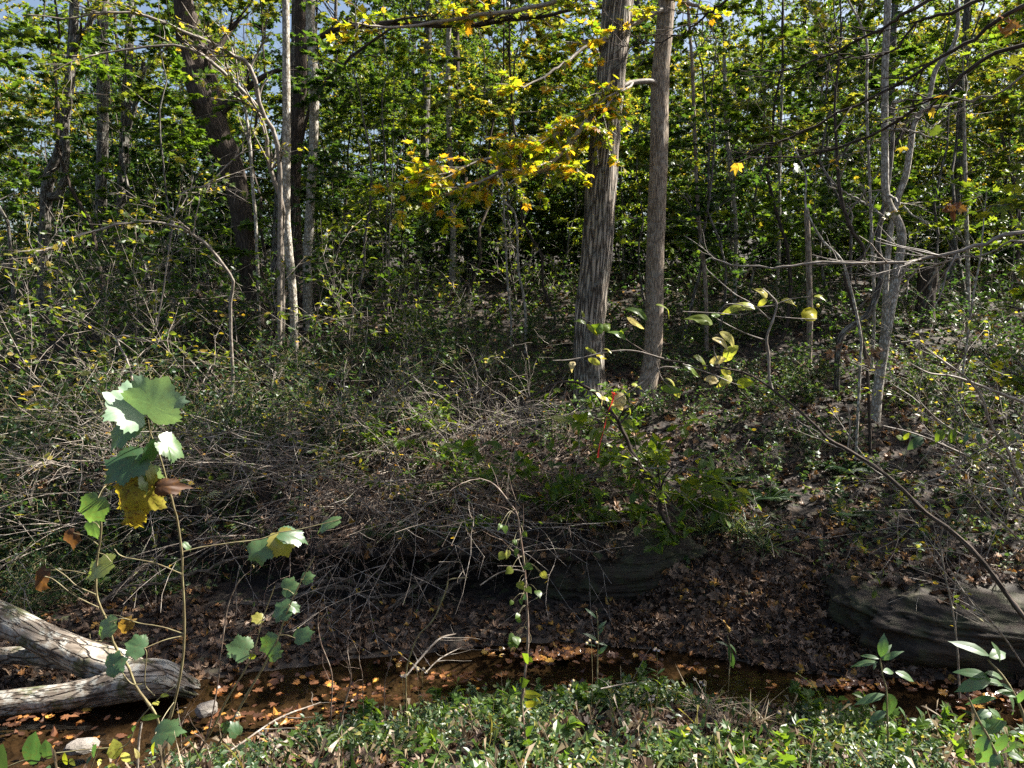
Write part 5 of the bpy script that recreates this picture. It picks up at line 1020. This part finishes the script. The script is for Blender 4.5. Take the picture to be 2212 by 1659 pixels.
lv = L7([(1055, 265, 1020, 310, 1.1, 'curled', .0), (1085, 250, 1072, 305, .7, 'curled', .2), (1190, 345, 1240, 365, 1., 'lime', .4), (1105, 365, 1065, 400, 1.1, 'lime', .8), (1300, 395, 1335, 430, 1., 'curled', .3), (1290, 395, 1310, 425, .6, 'curled', .3), (1150, 455, 1180, 505, 1.1, 'lime', .7), (1200, 490, 1232, 525, 1., 'lime', .6),
         (1270, 510, 1290, 553, 1.1, 'lime', .5), (1110, 575, 1095, 605, 1., 'lime', .6), (1160, 565, 1168, 600, .7, 'lime', .3), (1180, 545, 1200, 562, .8, 'syc', .1), (1140, 690, 1165, 715, 1., 'lime', .5), (1120, 800, 1085, 835, 1.2, 'lime', .5), (1130, 810, 1148, 860, 1.2, 'lime', .4), (1100, 840, 1100, 885, 1.2, 'lime', .5), (1125, 840, 1140, 880, 1., 'lime', .6),
         (1185, 960, 1205, 925, 1.1, 'lime', .8), (1215, 945, 1240, 975, 1., 'lime', .9), (1060, 90, 1065, 140, .8, 'lime', .7), (1035, 80, 1020, 115, .7, 'lime', .6), (1120, 180, 1135, 215, .9, 'lime', .6), (1135, 240, 1130, 290, .7, 'lime', .5), (1160, 1110, 1210, 1095, 1., 'lime', .6), (1110, 1150, 1090, 1190, 1.1, 'lime', .6), (1160, 1170, 1165, 1215, 1., 'lime', .7), (1190, 1180, 1300, 1190, .5, 'lime', .9), (1195, 1250, 1290, 1235, .5, 'lime', .9), (1150, 660, 1130, 690, .8, 'lime', .5), (1180, 130, 1200, 160, .8, 'lime', .5)], 8)
for i, l in enumerate(lv):
    b = at(l[0], l[1], 4.05); t = at(l[2], l[3], 4.03 - .01 * (i % 3)); big_leaf(VN, b, t, l[4], (math.sin(i) * .5, -.9, .4), 'HRT', l[5], seed=140 + i, rnd=l[6], veins=False, cup=.2)
    j = int(np.argmin(np.linalg.norm(vP[0] - b, axis=1) + .4 * np.abs(vP[0, :, 2] - b[2] - .06))); a = vP[0, j]; V, F, bc = tubes(spline([a, (a + b) / 2 + [0, 0, .02], b], 7)[None], np.full((1, 7), .001), 4); mb.add(V, F, bc=bc)
mb.build('vine', M['stem'], VN, loc=vb_)
P = spline(line3(C(8, (1190, 390), (1130, 375), (1050, 385), (980, 420), (900, 475)), 4.1), 14)[None]; mb = MB(); V, F, bc = tubes(P, np.linspace(.004, .003, 14)[None], 6); mb.add(V, F, bc=bc, smooth=True); mb.build('branch', M['twig'], VN, loc=vb_)

# leaning sapling that crosses the right half from the lower right edge, with curled yellow leaves
lb = gp(*at(2420, 1500, 3.4)[:2]); LS = thing('leaning_sapling', 'dark slender sapling slanting across the picture from the lower right edge with curled yellowing leaves', 'sapling', lb)
lp = [(2420, 1640)] + C(9, (2480, 1000), (2212, 680), (2120, 560), (1950, 330), (1750, 130), (1570, 0)) + C(6, (1400, 1490), (1250, 1370), (1060, 1250), (950, 1190), (850, 1090), (740, 990), (600, 880), (520, 820), (430, 770), (330, 740), (0, 690)) + C(5, (2050, 660), (1900, 580), (1800, 510), (1700, 480), (1560, 400))
lP = stem(LS, lp, 3.4, 4.6, [13, 12, 11, 10, 9, 8, 7, 6, 5, 4.5, 4, 3, 2], 'darkbark', k=90, sides=12)
for p, w_ in ((C(6, (580, 865), (560, 780), (558, 650), (545, 530), (590, 400), (610, 310), (565, 250), (520, 210)), [6, 6, 5, 4, 3]), (C(6, (240, 740), (225, 680), (205, 620), (205, 580)), [4, 3, 2]), (C(6, (565, 410), (450, 310), (330, 240), (170, 100), (150, 60)), [3, 2, 2]), (C(6, (550, 550), (430, 510), (330, 465), (210, 400)), [3, 2, 2]),
              (C(6, (590, 390), (680, 400), (800, 408), (870, 408)), [2, 2, 2]), (C(5, (2090, 665), (1900, 615), (1740, 620), (1500, 670), (1370, 678)), [3, 3, 2]), (C(5, (2190, 725), (2070, 725), (1950, 820), (1860, 885), (1780, 930)), [3, 3, 2]), (C(5, (2040, 680), (2070, 780), (2120, 840), (2160, 870)), [2, 2, 1]), (C(6, (0, 700), (200, 770), (330, 825), (430, 850)), [3, 2, 1]),
              (C(6, (610, 310), (700, 280), (830, 260)), [2, 2, 1]), (C(6, (600, 320), (450, 330), (300, 310), (230, 360)), [2, 2, 1]), (C(6, (0, 360), (220, 370), (380, 380), (480, 340)), [2, 2, 1]), (C(6, (1070, 1255), (1085, 1100), (1075, 1000), (1070, 960)), [4, 3, 2]), (C(6, (850, 1090), (820, 1130), (900, 1190), (1000, 1240)), [3, 2, 2])):
    stem(LS, p, 4.3, 4.3, w_, 'twig', ground=False, name='branch')
cl = L7([(550, 270, 510, 205, .8, 'curled', .6), (550, 280, 480, 320, .6, 'syc', .9), (480, 330, 300, 310, .45, 'curled', .0), (640, 285, 740, 290, .5, 'curled', .5), (775, 405, 885, 340, .9, 'yellow', .55), (200, 440, 65, 370, .5, 'lime', .9), (240, 375, 190, 380, .8, 'lime', .9), (20, 420, 40, 435, 1., 'lime', .9), (240, 490, 370, 565, .5, 'curled', .6), (190, 530, 300, 555, .6, 'curled', .9),
         (360, 580, 250, 650, .8, 'curled', .0), (75, 640, 170, 700, .6, 'lime', .9), (170, 690, 270, 655, .6, 'curled', .9), (0, 710, 130, 750, .5, 'lime', .9), (250, 725, 320, 780, .7, 'curled', .3), (320, 780, 250, 830, .6, 'curled', .3), (140, 800, 230, 790, .6, 'curled', 1.), (170, 830, 230, 800, .6, 'curled', 1.), (350, 830, 440, 810, .9, 'yellow', .4), (170, 690, 215, 710, .6, 'lime', .9), (870, 330, 890, 310, 1., 'yellow', .6), (850, 260, 910, 250, .6, 'curled', .1)], 6) + \
     L7([(1590, 440, 1530, 400, .6, 'lime', .9), (1575, 400, 1560, 350, .4, 'lime', .9), (1590, 440, 1650, 500, .4, 'lime', .8), (1700, 490, 1645, 450, 1.1, 'lime', .8), (1690, 480, 1750, 440, .9, 'lime', .9), (1720, 490, 1840, 490, .6, 'lime', .9), (1800, 510, 1840, 470, .5, 'lime', .9), (1600, 600, 1580, 590, .8, 'curled', 0), (1590, 600, 1650, 625, .4, 'curled', 0), (1700, 600, 1750, 605, .6, 'curled', .2),
         (1600, 665, 1690, 705, .5, 'curled', .1), (1650, 640, 1720, 660, .6, 'yellow', .7), (1500, 680, 1490, 720, .8, 'curled', 1), (1650, 885, 1720, 930, .7, 'curled', 1), (1740, 940, 1680, 900, .5, 'curled', .4), (1840, 900, 1770, 960, 1., 'curled', .9), (1780, 940, 1830, 1000, .6, 'curled', 1), (1880, 830, 1950, 840, .7, 'curled', .0), (2070, 850, 2200, 880, .5, 'lime', .9), (2100, 790, 2190, 830, .5, 'curled', .3), (2150, 860, 2212, 920, .6, 'curled', .2), (1830, 340, 1980, 345, .45, 'lime', .9), (1850, 395, 1960, 470, .3, 'curled', 1), (2040, 310, 2150, 340, .5, 'lime', .9)], 5)
for i, l in enumerate(cl):
    b = at(l[0], l[1], 4.32); t = at(l[2], l[3], 4.3 + .03 * math.sin(i * 2)); big_leaf(LS, b, t, l[4] * 1.7, (.3 * math.sin(i * 1.7), -.75, .6), 'OVS', l[5], seed=240 + i, rnd=l[6], veins=False, cup=.5, curl=.4, tw=.5 * math.sin(i * 3.1))
mb = MB(); P = spline(line3(C(5, (1765, 895), (1755, 950), (1728, 1010), (1712, 1080), (1698, 1140), (1680, 1200), (1668, 1260), (1664, 1305)), 4.28), 30); w_ = .0045 * (1 + .4 * np.sin(np.linspace(0, 14, 30))); tt = np.linspace(0, 7, 30)
sd_ = np.stack([np.cos(tt) * .8 + .6, np.sin(tt), 0 * tt], 1); sd_ = norm(sd_) * w_[:, None]; V = np.concatenate([P - sd_, P + sd_]); k = 30; F = np.array([(i, i + 1, k + i + 1, k + i) for i in range(k - 1)]); mb.add(V, F)
for a in (0, 1.2, 2.5, 4, 5.2):
    p = P[0]; q = p + np.array([math.cos(a) * .018, math.sin(a) * .01, .012 * math.sin(a * 2)]); mb.add(np.array([p, p + [0, 0, .006], q + [0, 0, .004], q - [0, 0, .004]]), np.array([(0, 1, 2, 3)]))
tag(mb.build('ribbon', M['ribbon'], loc=P[0]), 'bright red plastic ribbon tied to the slanting sapling, hanging before the thick trunk base', 'ribbon')
# second arching dark stem behind it
rb = gp(*at(1480, 1150, 6.7)[:2]); r_ = thing('arching_sapling', 'dark lichen-spotted stem bowing over from the bank to the left before the thick trunk', 'sapling', rb)
limb(r_, C(5, (2160, 1800), (2060, 1640), (2080, 1520), (1940, 1360), (1850, 1180), (1750, 1010), (1620, 880), (1500, 812), (1330, 850), (1150, 960)), 6.7, 6.3, [10, 10, 9, 8, 7, 5, 3], 'darkbark', n=12, L=(.2, .6), leaf='lime', nleaf=60, size=(.05, .09), tpl=L_OVAL, name='stem', seed=130)

# lance-leaved weeds of the lower right
def forb(pts, y, lab, lvs, w_, k=9, shape='LAN', wd=1., name='weed', sm='stem', mat='syc', seed=0):
    b = gp(*at(pts[0][0], pts[0][1], y)[:2]); r_ = thing(name, lab, 'plant', b); P = stem(r_, pts, y, y, w_, sm)
    for i, l in enumerate(lvs):
        o_ = OFF[k]; a = at(o_[0] + l[0] / 3, o_[1] + l[1] / 3, y); dy = l[5] if len(l) > 5 else .03 * math.sin(i * 2.3); t = at(o_[0] + l[2] / 3, o_[1] + l[3] / 3, y + dy); big_leaf(r_, a, t, wd * (l[4] if len(l) > 4 else 1), (.25 * math.sin(i * 1.3), -.6, .8), shape, l[6] if len(l) > 6 else mat, seed=seed + i, rnd=.15 + .25 * ((i * 37) % 10) / 10, cup=.3, curl=.05)
    return r_
forb(C(9, (1330, 1460), (1325, 1300), (1320, 1150), (1295, 1050), (1280, 950)), 3.6, 'upright weed with a whorl of long grey-green leaves, alone before the boulder',
     [(1285, 940, 1315, 800, 1.5), (1285, 950, 1360, 855, .9), (1290, 960, 1420, 895, .9), (1275, 950, 1160, 920, .9), (1265, 970, 1095, 985, .8), (1250, 975, 1240, 1020, 1.), (1300, 1030, 1380, 1030, 1.4), (1380, 1035, 1515, 1085, 1.3), (1310, 1180, 1120, 1230, .9), (1330, 1180, 1370, 1340, 1.8), (1320, 1290, 1210, 1350, 1.2), (1400, 1260, 1475, 1350, .6)], [4, 4, 3, 3], seed=300)
forb(C(9, (2230, 1700), (2212, 1340), (2100, 1100), (1980, 960)), 2.6, 'tall weed in the lower right corner with glossy pale-shining lance leaves',
     [(1990, 930, 1765, 820, .9), (1990, 940, 2110, 900, 1.6), (2060, 980, 2050, 850, 1.), (1980, 1060, 1770, 1020, 1.1), (1960, 1040, 2100, 1070, 1.), (2000, 1080, 1790, 1140, 1.1), (1950, 1100, 2110, 1100, .8), (2040, 1160, 2200, 1190, 1.), (2060, 1110, 2160, 1160, .9), (2030, 1200, 1830, 1230, .8), (2000, 1290, 1900, 1330, 1.5), (1990, 1280, 2090, 1330, 1.2), (2120, 1200, 2180, 1320, 1.3), (2160, 1240, 2212, 1160, 1.), (2100, 1360, 1860, 1420, 1.3), (2100, 1440, 2020, 1580, 1.3), (2150, 1400, 2240, 1440, 1.5)], [8, 7, 5, 4], seed=330)
forb(C(9, (2060, 1700), (2000, 1500), (1920, 1350), (1850, 1200)), 2.5, 'broad-leaved weed at the bottom right corner, below the lance-leaved one',
     [(2000, 1450, 1890, 1560, 1.6), (2020, 1520, 1900, 1640, 1.6), (2100, 1560, 2212, 1600, 1.7), (2000, 1380, 1880, 1400, 1.), (1930, 1350, 1990, 1400, 1.4), (2050, 1560, 2000, 1660, 1.7), (2150, 1500, 2080, 1600, 1.6), (1900, 1320, 1860, 1420, .6, 0, 'straw'), (1870, 1260, 1900, 1360, .6, 0, 'straw'), (1860, 1400, 1880, 1550, .5, 0, 'straw')], [6, 5, 4], seed=360, shape='LAN')
forb(C(9, (1555, 1480), (1560, 1380), (1550, 1300)), 4.2, 'small star-shaped weed at the creek edge right of the whorled one', [(1555, 1370, 1480, 1330), (1555, 1370, 1640, 1340), (1555, 1350, 1545, 1270, .8), (1560, 1375, 1650, 1390), (1550, 1380, 1480, 1400)], [2, 2], seed=390)
forb(C(8, (1660, 960), (1665, 850), (1660, 700), (1650, 640)), 5., 'slim bamboo-like weed standing at the creek edge in the centre', [(1655, 690, 1590, 620, .7), (1660, 760, 1720, 700, .8), (1660, 830, 1580, 780, .8), (1665, 800, 1700, 740, .7), (1665, 850, 1730, 860, .7), (1665, 920, 1710, 870, 1.2), (1650, 870, 1590, 850, .6)], [3, 2, 2], k=8, seed=400)
forb(C(9, (300, 1060), (310, 900), (290, 800)), 5.2, 'drooping grass-like weed at the far creek edge right of centre', [(300, 860, 330, 1020, .7), (300, 850, 370, 920, .5), (300, 870, 230, 830, .5), (310, 900, 340, 1030, .7)], [2, 2], seed=410)
# goldenrod-like seed spikes
for q, (a, b, lab) in enumerate([(((940, 1270), (850, 1130), (735, 1040)), 4.3, 'thin pale green seed spike leaning left over the water at the right'), (((1240, 1560), (1130, 1520), (1000, 1500)), 3.3, 'thick pale seed spike lying low at the bottom right'), (((1330, 1560), (1430, 1530), (1540, 1515)), 3.3, 'shorter pale seed spike right of the thick one')]):
    P = spline(line3(C(9, *a), b), 12); b0 = gp(P[0, 0], P[0, 1]); mb = MB(); PP = np.vstack([b0 - [0, 0, .02], P])[None]; V, F, bc = tubes(PP, np.full((1, 13), .0012), 4); mb.add(V, F, bc=bc, mat=1)
    leaves_on(mb, P[None], 70, L_OVAL, (.006, .012), rg=g, spread=1.5); tag(mb.build('seed_spike', [M['lime'], M['stem']], loc=b0), lab, 'plant')
# small asters
for q, (x, y, d) in enumerate([(490, 1005, 8), (520, 1020, 8), (395, 1060, 8), (735, 1275, 8), (1475, 1120, 8), (1545, 1325, 7), (1760, 1465, 7), (1990, 1560, 7), (2045, 880, 8), (1620, 845, 8), (120, 1110, 9), (925, 1300, 9), (905, 1335, 9), (640, 1305, 9), (2010, 1215, 8), (1640, 1545, 7)]):
    o_ = OFF[d]; yd = {7: 3.7, 8: 4.3 if y < 1200 else 3.9, 9: 4.0}[d]; p = at(o_[0] + x / 3, o_[1] + y / 3, yd); b0 = gp(p[0], p[1]); r_ = thing('aster', 'small pale blue aster flower on a thin stem among the near bank plants', 'flower', b0, 'pale blue asters on the near bank')
    mb = MB(); V, F, bc = tubes(spline([b0, (b0 + p) / 2 + [.01, 0, 0], p], 6)[None], np.full((1, 6), .0009), 4); mb.add(V, F, bc=bc); mb.build('stem', M['stem'], r_, loc=b0)
    mb = MB()
    for u in range(3):
        c = p + g.normal(size=3) * [.018, .01, .012]; a = np.linspace(0, 6.28, 13)[:-1]; d_ = np.stack([np.cos(a), -.45 + 0 * a, np.sin(a)], 1); put_leaves(mb, [strip_leaf([(.1, .05), (.5, .1), (1, .03)], .2, .1)], np.tile(c, (12, 1)), d_, np.tile([0, -1., .2], (12, 1)), .011, rg=g)
    mb.build('petals', M['flower'], r_, loc=b0)
# dry grass clumps and glossy sprigs of the lower left corner
TD = tuft('dry_grass_tuft', 15, 60, .15, 'straw', 1.9, .02)
for px, py, y, lab in ((1540, 1480, 4.6, 'clump of pale dry grass at the edge of the creek right of centre'), (1660, 1500, 4.4, 'dry grass clump right of the paler one at the creek edge'), (1590, 1500, 4.3, 'smaller dry grass clump between the two larger ones')):
    place(TD, gp((px - 1106) / FPX * y, y, .02), g.uniform(0, 6), g.uniform(.6, .8) if 'small' in lab else 1., lab)
sgb = gp(-2.0, 2.9); SG = thing('glossy_leaf_shrub', 'low shrub in the lower left corner with broad oval leaves, some shining white', 'shrub', sgb)
for p, w_ in ((((-60, 1690), (60, 1640), (160, 1622), (240, 1615)), [4, 3, 2]), (((296, 1720), (297, 1650), (300, 1600), (306, 1560)), [7, 6, 5]), (((180, 1700), (200, 1650), (215, 1610)), [3, 2]), (C(7, (700, 1560), (830, 1500), (880, 1380), (960, 1280), (1050, 1190), (1150, 1120)), [3, 3, 2, 2])):
    stem(SG, p, 2.9, 2.9, w_, 'twig' if p[0][0] == 296 else 'stem', ground=False)
for i, l in enumerate(L7([(-10, 1720, 0, 1520, 1.1, 'herb', .1), (200, 1640, 215, 1440, 1.0, 'syc', .0), (310, 1600, 290, 1490, 1.1, 'syc', .1), (320, 1640, 300, 1700, 1.1, 'syc', .2), (600, 1590, 610, 1510, .9, 'syc', .0), (590, 1580, 560, 1630, .9, 'syc', .2), (750, 1600, 740, 1480, 1.1, 'curled', .2), (790, 1560, 840, 1620, 1.1, 'curled', .3), (650, 1600, 640, 1640, 1, 'curled', .4), (430, 1640, 410, 1570, .6, 'lime', .9), (450, 1600, 480, 1640, .8, 'lime', .9), (990, 1580, 985, 1500, .6, 'lime', .9), (910, 1340, 1030, 1320, .5, 'lime', .8), (1000, 1230, 1020, 1245, 1.3, 'curled', .2), (1040, 1190, 1085, 1185, .6, 'lime', .9), (870, 1380, 860, 1420, .9, 'lime', .8), (850, 1440, 830, 1460, .9, 'lime', .9), (900, 1600, 880, 1540, .6, 'curled', .8), (1010, 1610, 960, 1640, .7, 'lime', .9), (700, 1640, 760, 1660, .7, 'curled', .1)], 7)):
    big_leaf(SG, at(l[0], l[1], 2.9), at(l[2], l[3], 2.87), l[4], (.2 * math.sin(i), -.7, .7) if l[5] != 'curled' else HN, 'OVS', l[5], seed=500 + i, rnd=l[6], cup=.15, curl=.05)

# twiggy shrub at the right edge with broad oval leaves hanging on it
eb = gp(3.5, 4.7); ES = thing('oval_leaf_shrub', 'twiggy shrub at the right edge with a few broad oval green and yellow leaves', 'shrub', eb); eP = []
for p, w_ in ((C(6, (2300, 1900), (2200, 1500), (2100, 1250), (2050, 1180), (1980, 1060), (1950, 940), (1850, 800), (1700, 690), (1560, 590)), [10, 8, 7, 6, 5, 4, 3]), (C(6, (2300, 1000), (2212, 950), (2080, 900), (1900, 830), (1750, 780), (1600, 760), (1480, 700)), [8, 7, 6, 5, 4, 3]),
              (C(6, (2350, 1800), (2250, 1659), (2100, 1500), (1900, 1330), (1700, 1230), (1500, 1150), (1300, 1100)), [6, 5, 4, 3, 2]), (C(6, (2350, 1700), (2212, 1500), (2060, 1300), (1850, 1180), (1640, 1050), (1400, 790)), [6, 5, 4, 3, 2]),
              (C(6, (1460, 1515), (1600, 1460), (1700, 1420), (1820, 1330), (1900, 1270), (2000, 1230)), [3, 4, 4, 3, 2]), (C(6, (2300, 1500), (2150, 1420), (2000, 1350), (1800, 1350), (1600, 1400)), [4, 3, 3, 2]), (C(6, (2300, 1659), (2180, 1450), (2120, 1300), (2060, 1180)), [6, 5, 4, 3]),
              (C(9, (2300, 300), (2100, 100), (1900, -100), (1700, -300)), [5, 4, 3, 2]), (C(9, (1795, 1200), (1780, 900), (1750, 650), (1700, 400), (1670, 200), (1700, 60)), [5, 4, 4, 3, 2]), (C(9, (2212, 1000), (2060, 780), (1900, 600), (1750, 450), (1620, 300)), [4, 3, 2, 2])):
    eP.append(stem(ES, p, 4.7, 4.5, w_, 'twig', ground=False, name='stem'))
EP = np.concatenate(eP); B = grow(EP, np.full(EP.shape[:2], .003), 60, t=(.1, 1), L=(.15, .6), ang=(20, 55), k=6, rg=g, wig=.14, flat=.3); T = grow(*B, 90, t=(.2, 1), L=(.08, .3), k=5, rg=g, wig=.14)
mb = MB()
for q_ in (B, T): V, F, bc = tubes(q_[0], q_[1] + .0006, 4); mb.add(V, F, bc=bc)
mb.build('twigs', M['twig'], ES, loc=eb)
mb = MB(); leaves_on(mb, B[0], 130, L_OVAL, (.02, .045), rg=g, up=.5); mb.build('foliage', M['mix'], ES, loc=eb)
for i, l in enumerate(L7([(1385, 1165, 1440, 1190, 1.2, 'lime', .6), (1430, 1190, 1470, 1150, .9, 'lime', .6), (1480, 1150, 1525, 1170, 1.1, 'syc', .0), (1560, 1175, 1465, 1240, .9, 'herb', .4), (1640, 1090, 1640, 1120, 1., 'lime', .7), (1690, 1130, 1645, 1200, 1.1, 'lime', .5), (1760, 1120, 1735, 1210, .9, 'lime', .6), (1690, 1080, 1700, 1130, .8, 'lime', .9), (1880, 1120, 1950, 1130, .9, 'syc', .0), (1910, 1150, 1940, 1220, .9, 'syc', .0),
                          (2060, 1140, 2110, 1190, 1., 'lime', .8), (2120, 1120, 2160, 1200, .9, 'lime', .4), (2150, 1150, 2200, 1190, .9, 'syc', .1), (1860, 1330, 1940, 1340, 1., 'lime', .9), (1870, 1310, 1930, 1290, .9, 'lime', .8), (2170, 1260, 2180, 1320, 1., 'lime', .9), (2160, 1330, 2212, 1380, 1., 'yellow', .4), (2100, 1500, 2150, 1560, 1.1, 'syc', .0), (1850, 1150, 1820, 1220, .6, 'syc', .0)], 6)):
    big_leaf(ES, at(l[0], l[1], 4.55), at(l[2], l[3], 4.53), l[4] * 1.15, (.3 * math.sin(i * 1.9), -.75, .6), 'OVS', l[5], seed=600 + i, rnd=l[6], cup=.3, curl=.1, veins=False)
